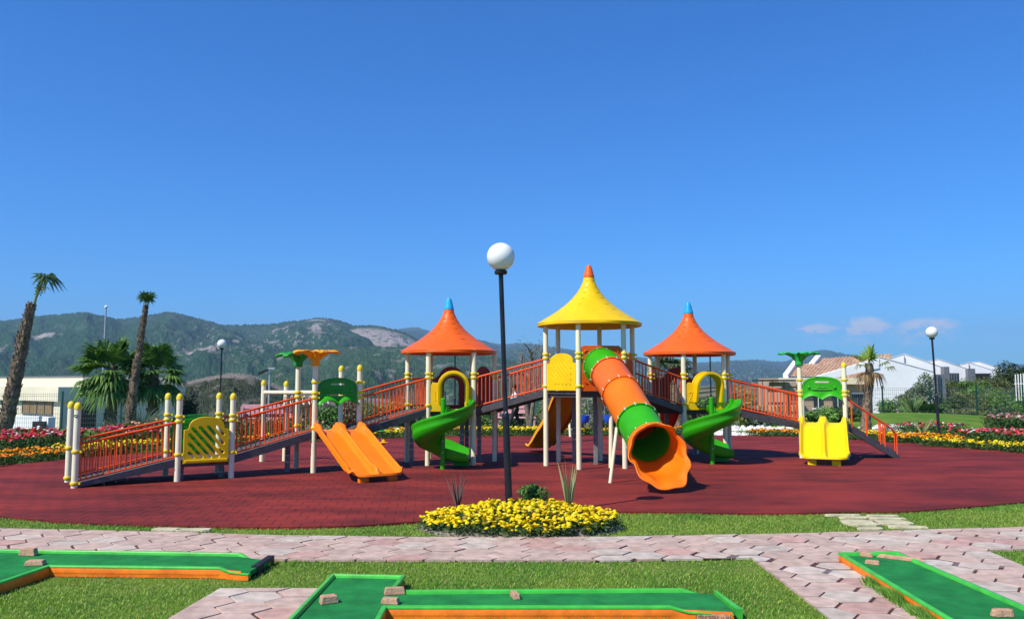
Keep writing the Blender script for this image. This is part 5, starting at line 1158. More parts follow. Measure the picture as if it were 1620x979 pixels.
# ================================================================== SHRUBS AND HEDGES
def shrub(name, label, c, rad, n, ls, c1, c2, clumps=12, cat='shrub', group=None, asp=.5, stems=True):
    c = Vector(c); base = Vector((c.x, c.y, H(c.x, c.y))); t = empty(name, label, cat, group, base)
    V, Fq, C = crown(c, rad, n, ls, c1, c2, clumps, asp); V[:, 2] = np.maximum(V[:, 2], base.z + .01); npmesh('foliage', V, Fq, C, 'leaf', t)
    if stems:
        mb = MB()
        for k in range(5): mb.tube([base, base.lerp(c, .6) + Vector((random.gauss(0, rad[0] * .2), random.gauss(0, rad[1] * .2), 0)), c + Vector((random.gauss(0, rad[0] * .4), random.gauss(0, rad[1] * .4), rad[2] * .3))], [min(.03, rad[0] * .04), min(.02, rad[0] * .03), min(.008, rad[0] * .012)], 5)
        mb.build('stem', 'bark', t)
    return settle(t)
def spiky(name, label, base, n, h, w, spread, c1, c2, cat='plant', wob=.15, group=None):
    base = Vector(base); t = empty(name, label, cat, group, base); mb = MB()
    for k in range(n):
        a = random.uniform(0, 6.283); sp_ = spread * random.uniform(.1, 1); d = Vector((math.cos(a) * sp_, math.sin(a) * sp_, 1)).normalized(); L_ = h * random.uniform(.55, 1.05); s = d.cross(Vector((math.cos(a + 1.3), math.sin(a + 1.3), 0))).normalized(); b = base + Vector((math.cos(a), math.sin(a), 0)) * w * 1.2 * random.random()
        ws = [w * .7, w, w * .75, .002]; cu_ = Vector((math.cos(a), math.sin(a), -.4)) * wob * L_; col = Vector(c1).lerp(Vector(c2), random.random()) * random.uniform(.8, 1.2); rows = [b + d * L_ * f + cu_ * f * f for f in (0, .35, .7, 1)]; fold = d.cross(s) * w * .35
        vs = [];
        for r_, w_2 in zip(rows, ws): vs += [r_ - s * w_2, r_ + fold * (w_2 / w), r_ + s * w_2]
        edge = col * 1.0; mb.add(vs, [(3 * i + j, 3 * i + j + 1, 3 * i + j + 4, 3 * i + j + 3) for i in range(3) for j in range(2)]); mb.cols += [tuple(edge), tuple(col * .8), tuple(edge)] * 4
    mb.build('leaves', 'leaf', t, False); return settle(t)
z0_ = .06
b = G(722, 815); spiky('purple_flax', 'upright purple-brown spiky plant at the left of the yellow marigold island', (b.x, b.y + .25, z0_), 17, .52, .013, .42, (.13, .075, .075), (.24, .17, .13), wob=.05)
b = G(903, 822); spiky('variegated_yucca', 'upright cream-striped green sword leaves at the right of the yellow marigold island', (b.x, b.y + .3, z0_), 20, .66, .016, .22, (.46, .48, .24), (.28, .36, .15), wob=.03)
b = G(850, 822); shrub('green_shrub', 'small leafy green bush beside the lamp post in the marigold island', (b.x - .02, b.y + .30, .25), (.26, .20, .17), 3600, .022, (.05, .13, .02), (.11, .22, .04), 15, stems=True)
# left background
p = P(300, 655, 33); shrub('conifer', 'small dark pointed conifer behind the first platform', (p.x, 33, .15), (.42, .42, 1.25), 2600, .06, (.02, .055, .02), (.05, .09, .03), 16, 'tree')
p = P(225, 672, 29); spiky('grass_clump', 'grey-green clump of long grass behind the access ramp', (p.x, 29, H(p.x, 29)), 120, 1.15, .014, 1.0, (.10, .16, .10), (.19, .25, .16), wob=.35)
p = P(190, 680, 28); spiky('grass_clump', 'low grey-green grass clump left of a taller one behind the access ramp', (p.x, 28, H(p.x, 28)), 110, .75, .014, 1.3, (.10, .16, .10), (.17, .23, .14), wob=.4)
k = 0
# hedge band in the far middle: individual shrubs
mid = [(395, 640, 40, 1.0, .8), (520, 650, 37, .9, 1.0), (548, 630, 38, .8, 1.35), (575, 640, 37, 1.0, 1.0), (606, 636, 36, .9, 1.05), (470, 655, 38, .8, .7), (640, 640, 37, .9, .9), (672, 640, 37, .9, .9), (700, 652, 38, .9, .7), (735, 650, 37, 1.0, .7), (768, 655, 38, .8, .7), (815, 640, 39, .9, 1.0), (850, 650, 37, .7, .8), (880, 640, 38, .9, 1.0), (912, 634, 39, .8, 1.2), (945, 638, 38, 1.0, 1.1), (978, 645, 38, .8, .9), (1010, 640, 38, .9, 1.0), (1040, 648, 37, .8, .8), (1105, 640, 36, .9, 1.0), (1140, 625, 35, .8, 1.2), (1168, 615, 33, .6, 1.2), (1300, 655, 33, .9, .45), (1330, 652, 34, .9, .5), (1225, 668, 34, 1.0, .35), (1190, 662, 33, 1.2, .35)]
tones = ['dark green', 'olive green', 'bright green', 'yellow-green', 'grey-green']; tc_ = [((.03, .07, .018), (.08, .13, .035)), ((.08, .12, .04), (.17, .19, .06)), ((.06, .15, .025), (.14, .27, .045)), ((.13, .19, .035), (.27, .30, .07)), ((.11, .16, .09), (.20, .25, .15))]
where = {395: 'behind the ring ladder posts', 470: 'between the ring ladder and the left slide', 520: 'left of the face panel opening', 548: 'tallest behind the orange double slide', 575: 'behind the right post of the orange double slide', 606: 'seen through the third ramp railing', 640: 'behind the left tower ramp', 672: 'behind the left tower legs', 700: 'seen through the left red arch', 735: 'right behind the left tower', 768: 'left of the pink bench', 815: 'behind the pink bench', 850: 'just right of the pink bench', 880: 'left of the amber wavy slide', 912: 'behind the amber wavy slide', 945: 'behind the tall tower legs', 978: 'behind the upper tube slide', 1010: 'behind the right bridge', 1040: 'beside the red wavy slide', 1105: 'behind the right spiral slide', 1140: 'right of the right spiral pole', 1168: 'tall and yellowing beside the right tower', 1300: 'low, framed by the green face panel and yellow slide', 1330: 'low, at the right under the green face panel', 1225: 'spreading low above the white stones', 1190: 'spreading low beside the right tower'}
for i, (px_, py_, Y, w, h) in enumerate(mid):
    p = P(px_, py_, Y); k = [1, 2, 0, 4, 3, 0, 2, 1, 4, 0, 2, 0, 1, 2, 0, 4, 0, 2, 1, 2, 0, 3, 2, 0, 4, 4][i]; zb_ = H(p.x, Y); hh = max(.3, (p.z + .25 - zb_) / 2); shrub('shrub', f'{tones[k]} garden shrub {where[px_]}', (p.x, Y, zb_ + hh * .95), (w, .8, hh * 1.05), 1500, .075, *tc_[k], 12, group='garden shrubs behind the playset')
# right slope shrubs behind the fence
rs_ = [(1415, 645, 45, 1.3, .7, 2, 'left-most of the slope, beside the white gable'), (1440, 632, 47, 1.2, .7, 1, 'on the slope below the white gable'), (1462, 618, 46, .8, .9, 4, 'beside the second fence post, at the lamp'), (1452, 650, 44, .8, .6, 4, 'low on the slope left of the lamp post'), (1500, 640, 46, 1.2, .7, 0, 'right of the lamp post on the slope'), (1500, 615, 56, 1.6, .6, 1, 'in the row under the grey cladding'), (1535, 612, 56, 1.6, .6, 2, 'in the row under the second dark window'), (1572, 610, 56, 1.6, .6, 1, 'in the row under the last house'), (1530, 640, 48, 1.4, .7, 1, 'at the third fence post'), (1565, 625, 49, 1.6, .6, 2, 'brightest, high in the middle of the slope'), (1560, 655, 45, 1.2, .55, 3, 'yellowish one low on the slope'), (1595, 645, 45, 1.1, .9, 2, 'full one left of the right-most fence post'), (1625, 640, 46, 1.2, .9, 0, 'at the right edge of the photo'), (1610, 620, 52, 1.5, .6, 1, 'below the white slatted screen'), (1525, 662, 43.8, 1.0, .45, 1, 'low and brownish at the foot of the slope'), (1590, 665, 43.6, 1.2, .4, 0, 'low beside the lawn mound edge'), (1490, 660, 43.6, .7, .4, 4, 'low just right of the lamp pole')]
for px_, py_, Y, w, h, k, wh in rs_:
    p = P(px_, py_, Y); shrub('shrub', f'{tones[k]} shrub {wh}', (p.x, Y, max(p.z, H(p.x, Y) + h * .5)), (w, 1.0, h + .1), 1900, .075, *tc_[k], 14, group='shrubs on the slope behind the right fence')
p = P(1602, 600, 62); shrub('dark_tree', 'round dark green tree at the right edge beside the last white house', (p.x, 62, p.z - .2), (1.75, 1.4, 1.5), 5200, .10, (.018, .04, .012), (.05, .085, .022), 26, 'tree')
p = P(1640, 606, 60); shrub('dark_tree', 'dark tree cut off by the right edge of the photo', (p.x, 60, p.z), (1.7, 1.4, 1.3), 3200, .10, (.018, .04, .012), (.05, .085, .022), 20, 'tree')
p = P(1462, 632, 43.5); b = Vector((p.x, 43.5, H(p.x, 43.5))); fr = [(b + UZ * .3, Vector((math.cos(a), math.sin(a), random.uniform(.3, 1.2))), .7, .75, 13, (.05, .12, .03), (.12, .22, .06), .3) for a in np.linspace(0, 6, 14)]
palm('young_palm', 'young stemless palm behind the fence left of the right lamp post', [b, b + UZ * .35], [.12, .10], fr, 12, .05)
p = P(1446, 672, 38); spiky('agave', 'blue-green spiky clump between the bed and fence left of the right lamp', (p.x, 38, H(p.x, 38)), 60, .95, .03, .7, (.14, .24, .08), (.24, .34, .12), wob=.1)
b = G(1461, 697); spiky('variegated_yucca', 'pale striped sword-leaved plant among orange marigolds by the right lamp', (b.x, b.y, .1), 18, .62, .022, .5, (.42, .42, .20), (.30, .34, .14), wob=.1)
b = G(1415, 693); spiky('variegated_yucca', 'pale spiky plant behind the exit ramp handrails', (b.x, b.y + .3, .05), 16, .5, .02, .8, (.30, .32, .16), (.22, .26, .12), wob=.2)

# ================================================================== FLOWER BEDS ROUND THE PLAY SURFACE
def band(edge, depth0, depth1, dens, zf_):
    """random points between two offsets behind a pixel polyline on the ground"""
    pts = [G(*p).xy for p in edge]; out = []
    for i in range(len(pts) - 1):
        a, b = pts[i], pts[i + 1]; L_ = (b - a).length; nrm_ = Vector((-(b - a).y, (b - a).x)).normalized(); nrm_ = nrm_ if nrm_.y > 0 else -nrm_; n = int(L_ * (depth1 - depth0) * dens)
        for _ in range(n): q = a.lerp(b, random.random()) + nrm_ * random.uniform(depth0, depth1); out.append((q.x + random.gauss(0, .04), q.y + random.gauss(0, .05)))
    return np.array(out)
def zlow(h, amp=.08): return lambda x, y: hfun(x, y) + h + (noise2(x * 2.2, y * 2.2, 9, 3) - .5) * amp
MIX = [((.74, .035, .035), 5), ((.78, .13, .20), 2.4), ((.82, .80, .78), 1.3), ((.52, .03, .08), 2.4), ((.80, .36, .36), 1.0)]
eL = [(-160, 762), (-60, 748), (0, 741), (70, 732), (150, 724), (215, 719)]
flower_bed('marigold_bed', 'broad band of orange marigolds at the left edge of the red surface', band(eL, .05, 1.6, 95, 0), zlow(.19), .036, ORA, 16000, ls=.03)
flower_bed('mixed_flower_bed', 'tall bed of red, pink and white flowers behind the orange marigolds at left', band([(-160, 735), (0, 724), (80, 716), (160, 709), (250, 706)], .0, 2.4, 65, 0), zlow(.42, .3), .045, MIX, 19000, ls=.04, green_h=.36)
flower_bed('marigold_bed', 'strip of yellow marigolds seen through the access ramp railing', band([(125, 727), (200, 720), (290, 712), (380, 706)], .05, 1.3, 90, 0), zlow(.24), .036, YEL, 9000, ls=.03)
flower_bed('pink_flower_bed', 'loose pink and pale flowers behind the yellow strip left of the ring ladder', band([(250, 704), (330, 699), (440, 693), (520, 688)], .0, 2.2, 22, 0), zlow(.5, .5), .045, [((.80, .35, .30), 3), ((.8, .7, .6), 2), ((.8, .45, .1), 2)], 9000, ls=.045, green_h=.45)
flower_bed('marigold_bed', 'orange marigold strip seen through the second ramp railing', band([(365, 707), (420, 704), (470, 701)], .05, .9, 70, 0), zlow(.2), .036, ORA, 2500, ls=.03)
flower_bed('marigold_bed', 'yellow marigold strip between the second ramp and the orange slide', band([(440, 704), (500, 700), (560, 697), (660, 693)], .05, .9, 80, 0), zlow(.22), .038, YEL, 5500, ls=.03)
flower_bed('marigold_bed', 'orange marigold strip under the left tower ramp', band([(590, 693), (640, 691), (700, 690), (742, 690)], .0, 1.5, 42, 0), zlow(.22), .040, ORA, 4500, ls=.035)
flower_bed('marigold_bed', 'yellow marigold strip in front of the pink bench', band([(728, 691.5), (790, 691), (860, 690.5)], .0, 1.4, 75, 0), zlow(.24), .040, YEL, 5000, ls=.035)
flower_bed('marigold_bed', 'yellow and orange strip glimpsed behind the tall tower legs and tube slide', band([(860, 690.5), (940, 690), (1020, 690), (1060, 690)], .0, .9, 60, 0), zlow(.2), .038, [YEL[0], YEL[1], ORA[1]], 4500, ls=.035)
flower_bed('marigold_bed', 'orange strip under the right tower beside the red wavy slide', band([(1060, 690), (1120, 690.5)], .0, 1.1, 60, 0), zlow(.26), .038, ORA, 2000, ls=.035)
flower_bed('marigold_bed', 'orange marigold strip at the edge of the right ramp shadow', band([(1183, 691), (1225, 692), (1275, 693), (1345, 696)], .0, 1.1, 75, 0), zlow(.18), .040, ORA, 5000, ls=.035)
flower_bed('marigold_bed', 'bright yellow and orange marigolds behind the exit ramp', band([(1340, 697), (1380, 699), (1420, 701)], .0, 1.5, 75, 0), zlow(.22), .038, YEL + [ORA[1]], 3500, ls=.03)
flower_bed('marigold_bed', 'orange marigold patch right of the exit ramp', band([(1385, 700), (1430, 703), (1490, 706), (1530, 707)], .1, 1.6, 80, 0), zlow(.22), .036, ORA, 6000, ls=.03)
flower_bed('marigold_bed', 'long yellow marigold band along the right edge of the red surface', band([(1455, 707), (1530, 711), (1620, 719), (1740, 729)], -.1, 1.0, 105, 0), zlow(.2), .036, YEL, 11000, ls=.03)
flower_bed('mixed_flower_bed', 'pink, red and white flowers behind the yellow band at right', band([(1495, 700), (1560, 704), (1640, 711), (1740, 718)], .1, 2.0, 62, 0), zlow(.34, .25), .045, MIX, 12000, ls=.04, green_h=.3)
flower_bed('mixed_flower_bed', 'scattered pink and white flowers round the end of the white stones', band([(1405, 686), (1450, 688), (1500, 690)], .0, 2.6, 22, 0), zlow(.28, .2), .045, MIX, 3000, ls=.04, green_h=.3)
flower_bed('mixed_flower_bed', 'tall dusky pink flowers before the slope at the far right', band([(1550, 690), (1600, 692), (1700, 694)], .5, 4.5, 22, 0), zlow(.55, .4), .05, [((.45, .18, .20), 3), ((.8, .6, .55), 1), ((.5, .1, .12), 1)], 9000, ls=.05, green_h=.5)
# white stone runs
def stones(label, edge, w, dens, sz):
    pts = band(edge, 0, w, dens, 0); mb = MB(); n = len(pts)
    for x, y in pts:
        z = H(x, y); s = sz * random.uniform(.6, 1.3); c = random.uniform(.55, .8); k = 6; a0_ = random.random() * 6
        r1 = [(x + s * math.cos(a0_ + q) * random.uniform(.7, 1.1), y + s * math.sin(a0_ + q) * random.uniform(.7, 1.1)) for q in [2 * math.pi * i / k for i in range(k)]]
        mb.add([(a, b_, z - .01) for a, b_ in r1] + [(x + (a - x) * .65, y + (b_ - y) * .65, z + s * random.uniform(.35, .7)) for a, b_ in r1], [tuple(range(k, 2 * k))] + [(i, (i + 1) % k, k + (i + 1) % k, k + i) for i in range(k)], (c, c * .97, c * .9))
    o = mb.build('white_stones', 'gravel', None, False); tag(o, label, 'stones', None, 'stuff')
stones('pale stones filling the ground right of the right tower', [(1120, 690), (1180, 690), (1215, 688)], 4.2, 34, .09)
stones('pale stones reaching up behind the right ramp', [(1175, 682), (1260, 678)], 5.0, 22, .1)
stones('winding run of white stones past the right palm', [(1380, 676), (1412, 678), (1440, 684), (1472, 694)], 1.1, 60, .07)
stones('run of white stones behind the left tower', [(560, 684), (600, 679), (660, 676), (700, 678)], 1.6, 50, .08)

# ================================================================== FENCES
def fence_run(label, tops, n_per=1, hh=1.85):
    """tops: list of (x, y) plan points, one post at each"""
    t = empty('mesh_fence', label, 'fence', None, (tops[0][0], tops[0][1], H(*tops[0])))
    for (x, y) in tops: z = H(x, y); MB().box((x, y, z + hh / 2), .07, .05, hh + .1).build('fence_post', 'fence', t, False)
    for i in range(len(tops) - 1):
        (x0, y0), (x1, y1) = tops[i], tops[i + 1]; a = Vector((x0, y0, H(x0, y0))); b = Vector((x1, y1, H(x1, y1))); mb = MB(); e = (b - a); L_ = e.length; e.normalize(); s = Vector((-e.y, e.x, 0)).normalized()
        for k in range(1, int(L_ / .10)): q = a.lerp(b, k * .10 / L_); mb.box(q + UZ * (hh / 2), .007, .007, hh - .1, e, s, UZ)
        for z in (.08, .28, .48, .68, .88, 1.08, 1.28, 1.48, 1.68, 1.78): mb.box(a.lerp(b, .5) + UZ * z, L_, .009, .009, e, s, e.cross(s) if e.cross(s).z > 0 else -e.cross(s))
        mb.build('mesh_panel', 'wire', t, False)
    return settle(t)
def fx(px_, Y): return ((px_ - 810) / F * Y, Y)
fence_run('green welded-mesh fence in front of the beige building at left', [fx(q, 37.5) for q in (-70, 17, 103, 196, 282, 366, 450, 535, 620, 705)])
fence_run('green welded-mesh fence below the shrub slope at right', [fx(q, Y) for q, Y in ((1245, 44), (1320, 43.7), (1393, 43.4), (1468, 43), (1541, 42.6), (1614, 42.2), (1690, 41.8))])

# ================================================================== BUILDINGS
def house_box(mb, x0, x1, y0, y1, z0, z1): mb.box(((x0 + x1) / 2, (y0 + y1) / 2, (z0 + z1) / 2), x1 - x0, y1 - y0, z1 - z0)
def pan(pts, th, ez): # thin slab from 4 world points
    ez = Vector(ez).normalized() * th; n = len(pts); return [Vector(p) for p in pts] + [Vector(p) - ez for p in pts], [tuple(range(n)), tuple(reversed(range(n, 2 * n)))] + [(i, n + i, n + (i + 1) % n, (i + 1) % n) for i in range(n)]
# left: low beige building of stacked flat-roofed blocks
t = empty('beige_building', 'low modern beige building with flat roofs behind the palms at left', 'building', None, P(91, 690, 44)); ZB = -2.4
A = P(91, 640, 44); A.z = 0; eL_ = Vector((-.80, .60, 0)); eR = Vector((.60, .80, 0))
def wallbox(name, o, e1, L1, e2, L2, z0, z1, m, par): return MB().prism([tuple((o).xy), tuple((o + e2 * L2).xy), tuple((o + e2 * L2 + e1 * L1).xy), tuple((o + e1 * L1).xy)], z0, z1).build(name, m, par, False)
# lower walls set back, fascia in front
zt_ = P(91, 612, 44).z; zf1 = P(91, 635, 44).z; wallbox('fascia', A, eL_, 16, eR, 7.4, zf1, zt_, 'beige', t)
wallbox('wall', A + (eL_ + eR) * .25, eL_, 15.5, eR, 7.0, ZB, zf1 + .0, 'beige', t)
B2 = A + eL_ * .9 + eR * 1.3 + Vector((0, .8, 0)); wallbox('roof_block', B2, eL_, 15, eR, 6.0, zt_ - .02, P(125, 596, 45).z, 'beige', t)
wallbox('roof_edge', B2 - (eL_ + eR) * .05, eL_, 15.1, eR, 6.1, P(125, 596, 45).z + .002, P(125, 594, 45).z, 'greyscreen', t)
o_ = A + (eL_ + eR) * .25; nR = Vector((eR.y, -eR.x, 0)); nL = Vector((eL_.y, -eL_.x, 0)) * 1; nL = Vector((-.6, -.8, 0))
d1 = MB().box(o_ + eR * 1.45 + nR * .0 + UZ * (ZB + (P(130, 640, 44).z - ZB) / 2), .95, .10, P(130, 640, 44).z - ZB, eR, nR, UZ).build('door', mat('dark_wood', (.05, .03, .02), .5), t, False)
MB().box(o_ + eR * 1.9 + nR * .08 + UZ * (ZB + 1.0), .05, .05, .12).build('door_handle', 'steel', d1)
w1 = MB().box(o_ + eL_ * 2.6 + UZ * P(40, 646, 44).z, 3.6, .10, .66, eL_, nL, UZ).build('window', mat('amber_blind', (.26, .17, .07), .5), t, False)
mb = MB()
for k in range(5): mb.box(o_ + eL_ * (.8 + k * .9) + nL * .06 + UZ * P(40, 646, 44).z, .06, .05, .70, eL_, nL, UZ)
mb.box(o_ + eL_ * 2.6 + nL * .06 + UZ * (P(40, 646, 44).z - .34), 3.7, .06, .05, eL_, nL, UZ).build('window_frame', 'greyscreen', w1, False)
wallbox('low_wall', P(77, 650, 42.5) * 1 - UZ * P(77, 650, 42.5).z, eL_, 6, eR, .35, ZB, P(77, 660, 42.5).z, 'white', t)
wallbox('low_wall', P(62, 650, 42.2) * 1 - UZ * P(62, 650, 42.2).z, Vector((-1, .2, 0)), 5, Vector((0, 1, 0)), .3, ZB, P(30, 658, 42.2).z, 'white', t)
q = P(61, 675, 42); MB().box((q.x, 42.05, q.z - .2), .62, .16, .95).build('opening', 'dark', t, False)
settle(t)
# right: houses, from near to far
def tiles(name, p00, p10, p11, p01, rows, cols, m, par):
    """pantile roof surface as rounded ridges running up the slope"""
    p00, p10, p11, p01 = map(Vector, (p00, p10, p11, p01)); nx = cols * 6; ny = rows * 3; nrm_ = (p10 - p00).cross(p01 - p00).normalized(); nrm_ = nrm_ if nrm_.z > 0 else -nrm_; V = []; C = []
    colr = rng.random((rows, cols)); 
    for j in range(ny + 1):
        v = j / ny; fr_ = (v * rows) % 1
        for i in range(nx + 1):
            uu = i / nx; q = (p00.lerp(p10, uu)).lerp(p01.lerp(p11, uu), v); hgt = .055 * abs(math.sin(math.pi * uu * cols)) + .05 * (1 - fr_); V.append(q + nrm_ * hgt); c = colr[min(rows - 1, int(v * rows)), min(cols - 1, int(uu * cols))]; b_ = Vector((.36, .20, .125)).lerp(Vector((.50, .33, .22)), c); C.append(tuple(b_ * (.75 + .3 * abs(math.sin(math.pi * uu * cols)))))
    W_ = nx + 1; fs = [(j * W_ + i, j * W_ + i + 1, (j + 1) * W_ + i + 1, (j + 1) * W_ + i) for j in range(ny) for i in range(nx)]
    mb = MB(); mb.v = [tuple(v) for v in V]; mb.f = fs; mb.cols = C; return mb.build(name, m, par, True, 180)
M['tiles'] = matv('clay_tiles', .85, .2, 0, noise=.2, nscale=3)
def beam(mb, a, b, w, h, ref=UZ):
    a, b = Vector(a), Vector(b); e = (b - a); L_ = e.length; e.normalize(); s = e.cross(UZ).normalized(); n_ = s.cross(e).normalized(); return mb.box((a + b) / 2, L_, w, h, e, s, n_)
t = empty('tiled_house', 'brown house with a clay tiled roof and white parapets behind the right platform', 'house', None, P(1260, 670, 52)); g0 = -.6
Yf, Yr, Yb = 52, 54.9, 57.4
e0 = P(1246, 597, Yf); e1 = P(1345, 600, Yf); r1_ = P(1385, 577, Yr); r0_ = P(1263, 577, Yr); r1_ = P(1400, 577, Yr)
rf = tiles('roof', e0, e1 + Vector((1.2, 0, 0)), r1_, r0_, 9, 24, 'tiles', t)
f0 = P(1285, 580, Yr + .3); f1 = P(1400, 580, Yr + .3); k1 = P(1410, 561, Yb); k0 = P(1297, 569, Yb)
rf2 = tiles('roof', f0, f1, k1, k0, 8, 20, 'tiles', t)
mb = MB(); mb.v, mb.f = [], []; beam(mb, e0 + Vector((-.15, -.1, .02)), r0_ + Vector((-.15, 0, .12)), .32, .40); mb.build('parapet', 'white', t, False, bevel=.02)
mb = MB(); beam(mb, f0 + Vector((-.1, -.1, .0)), k0 + Vector((-.1, 0, .12)), .35, .42); mb.build('parapet', 'white', t, False, bevel=.02)
x0, x1 = P(1240, 600, Yf).x, P(1390, 600, Yf).x; MB().prism([(x0, Yf + .3), (x1, Yf + .3), (x1, Yb), (x0, Yb)], g0 - 1, e0.z - .03).build('wall', 'brownwall', t, False)
MB().prism([(x0 - .25, Yf - .3), (x1, Yf - .3), (x1, Yf + .25), (x0 - .25, Yf + .25)], e0.z - .42, e0.z - .02).build('eave_board', 'beige', t, False)
q0, q1 = P(1250, 602, Yf), P(1272, 617, Yf); 
def onwall(name, xa, ya, xb, yb, Y, m, par, d=.08): a_, b_ = P(xa, ya, Y), P(xb, yb, Y); return MB().box(((a_.x + b_.x) / 2, Y, (a_.z + b_.z) / 2), abs(b_.x - a_.x), d, abs(a_.z - b_.z)).build(name, m, par, False)
onwall('clerestory', 1256, 599.5, 1380, 607, Yf + .26, 'dark', t)
w = onwall('window', 1287, 626, 1302, 645, Yf + .26, 'glass', t); onwall('window_frame', 1286, 625, 1303, 626.5, Yf + .2, 'white', w); onwall('window_frame', 1294, 626.5, 1295.2, 645, Yf + .2, 'white', w); onwall('sill', 1285, 645, 1304, 647.5, Yf + .18, 'white', w)
w = onwall('window', 1317, 624, 1334, 648, Yf + .26, 'glass', t); onwall('window_frame', 1325, 624, 1326.3, 648, Yf + .2, 'white', w); onwall('window_frame', 1316, 622.5, 1335, 624, Yf + .2, 'white', w); onwall('sill', 1315, 648, 1336, 650.5, Yf + .18, 'white', w)
w = onwall('patio_window', 1349, 623, 1381, 660, Yf + .26, 'glass', t); onwall('window_frame', 1347, 620.5, 1383, 623, Yf + .2, 'white', w)
for xx in (1356, 1364, 1373): onwall('window_frame', xx, 623, xx + 1.2, 660, Yf + .2, 'greyscreen', w)
# pergola and terraces at its left
for k, xx in enumerate((1206, 1222, 1240)): onwall('pergola_post', xx, 603, xx + 2.2, 668, 50.5 + .1 * k, 'dark', t)
onwall('pergola_beam', 1196, 600.5, 1252, 603, 50.2, 'dark', t, 1.6)
for ya, yb in ((604, 611), (613.5, 620), (636, 640)): onwall('terrace_wall', 1216, ya, 1258, yb, 51.2, 'brownwall', t, .5)
settle(t)
# slatted cream barrier in front of the terrace
t = empty('slatted_fence', 'low cream fence with brown slats seen through the right ramp railing', 'fence', None, P(1235, 670, 46))
onwall('panel', 1198, 641, 1270, 650.5, 46, mat('cream_board', (.72, .60, .28), .7), t); onwall('panel', 1198, 655, 1270, 662, 46, M['cream_board'] if 'cream_board' in M else mat('cream_board2', (.72, .60, .28), .7), t)
for k in range(12): onwall('slat', 1199 + 6.1 * k, 636, 1200.6 + 6.1 * k, 668, 45.85, 'brownwall', t)
onwall('base_rail', 1198, 662, 1270, 668, 46.02, 'brownwall', t); settle(t)

def gable_house(label, Y, depth, left, apex, right, base_py, win=None, screen=None, cap=True, extra=None, group='white gabled houses in a row'):
    """white house whose gable end faces the camera; outline given by roof points"""
    t = empty('white_house', label, 'house', group, P((left[0] + right[0]) / 2, base_py, Y)); g_ = -1.5
    L_, A_, R_ = P(*left, Y), P(*apex, Y), P(*right, Y); poly = [(L_.x, g_), (R_.x, g_), (R_.x, R_.z), (A_.x, A_.z), (L_.x, L_.z)]
    vs = [(x + (y - Y) * .5, y, z) for y in (Y, Y + depth) for x, z in poly]; n = 5; wl_ = MB().add(vs, [tuple(range(n)), tuple(reversed(range(n, 2 * n)))] + [(i, n + i, n + (i + 1) % n, (i + 1) % n) for i in range(n)]).build('wall', 'white', t, False)
    mb = MB()
    for a, b in ((L_, A_), (A_, R_)):
        dz = .02; ov = .03; a2, b2 = a + Vector((0, -ov, dz)), b + Vector((0, -ov, dz)); v_, f_ = pan([a2, b2, b2 + Vector((depth * .5, depth + ov, 0)), a2 + Vector((depth * .5, depth + ov, 0))], .05, (0, 0, 1)); v_ = [p + UZ * .045 for p in v_]; mb.add(v_, f_)
    mb.build('roof', 'coping' , t, False)
    return t, (L_, A_, R_)
M['coping'] = mat('grey_white_coping', (.74, .72, .70), .7, .1, 3)
t, _ = gable_house('nearest white house with a wide blank gable wall, right of the palm', 50, 9, (1378, 569), (1388, 564.5), (1478, 589), 655)
# long white barge band running down left over the porch
a_, b_ = P(1293, 594.5, 50), P(1390, 566, 50); a_.y -= .07; b_.y -= .07; v_, f_ = pan([a_ - UZ * .35, b_ - UZ * .62, b_ + UZ * .0, a_ + UZ * .0], .35, (0, -1, 0)); MB().add(v_, f_).build('barge_wall', 'white', t, False)
onwall('window_reveal', 1478, 592, 1497, 640, 50.3, 'greyscreen', t); w = onwall('window', 1479, 594, 1490, 640, 50.2, 'glass', t); onwall('window_frame', 1483, 594, 1484, 640, 50.1, 'greyscreen', w)
onwall('chimney', 1404, 560, 1408, 571, 53, 'brownwall', t, .5); settle(t)
t, _ = gable_house('second white house, its long roof line stepping up behind the nearest gable', 60, 10, (1409, 567), (1431, 560.5), (1490, 581), 630)
onwall('drain_pipe', 1430.4, 562, 1431.2, 578, 59.9, 'greyscreen', t); onwall('cladding', 1490, 580, 1500, 616, 59.8, 'greyscreen', t, .6); w = onwall('window', 1501, 590, 1518, 616, 60.5, 'glass', t, .1)
for xx in (1501, 1505.5, 1509.5, 1513.5): onwall('window_frame', xx, 590, xx + .8, 616, 60.4, 'greyscreen', w)
settle(t)
t, _ = gable_house('third white house with grey cladding at its corner', 68, 10, (1462, 574), (1484, 568.5), (1528, 583), 620)
onwall('cladding', 1528, 583, 1541, 614, 67.9, 'greyscreen', t, .6); onwall('window', 1541, 591, 1566, 614, 68.5, 'dark', t, .1); settle(t)
t, _ = gable_house('farthest white house at the right end of the row', 78, 10, (1520, 577), (1533, 573.5), (1577, 588), 615)
onwall('drain_pipe', 1532.6, 575, 1533.3, 583, 77.9, 'greyscreen', t); onwall('cladding', 1577, 588, 1581, 612, 77.9, 'greyscreen', t, .4); w = onwall('window', 1543, 592, 1567, 612, 77.8, 'glass', t, .1); onwall('window_frame', 1543, 590.5, 1568, 592, 77.7, 'dark', w); settle(t)
t, _ = gable_house('long low white roof glimpsed between the farthest houses', 88, 8, (1535, 574), (1548, 572.5), (1584, 583), 600); settle(t)
t = empty('slatted_screen', 'white vertical slatted screen cut by the right edge of the photo', 'screen', None, P(1625, 640, 44))
for k in range(9): onwall('slat', 1606 + 4.2 * k, 592 - k * .5, 1608.6 + 4.2 * k, 634, 44.6, 'white', t)
onwall('rail', 1605, 606, 1645, 607.5, 44.7, 'white', t); settle(t)
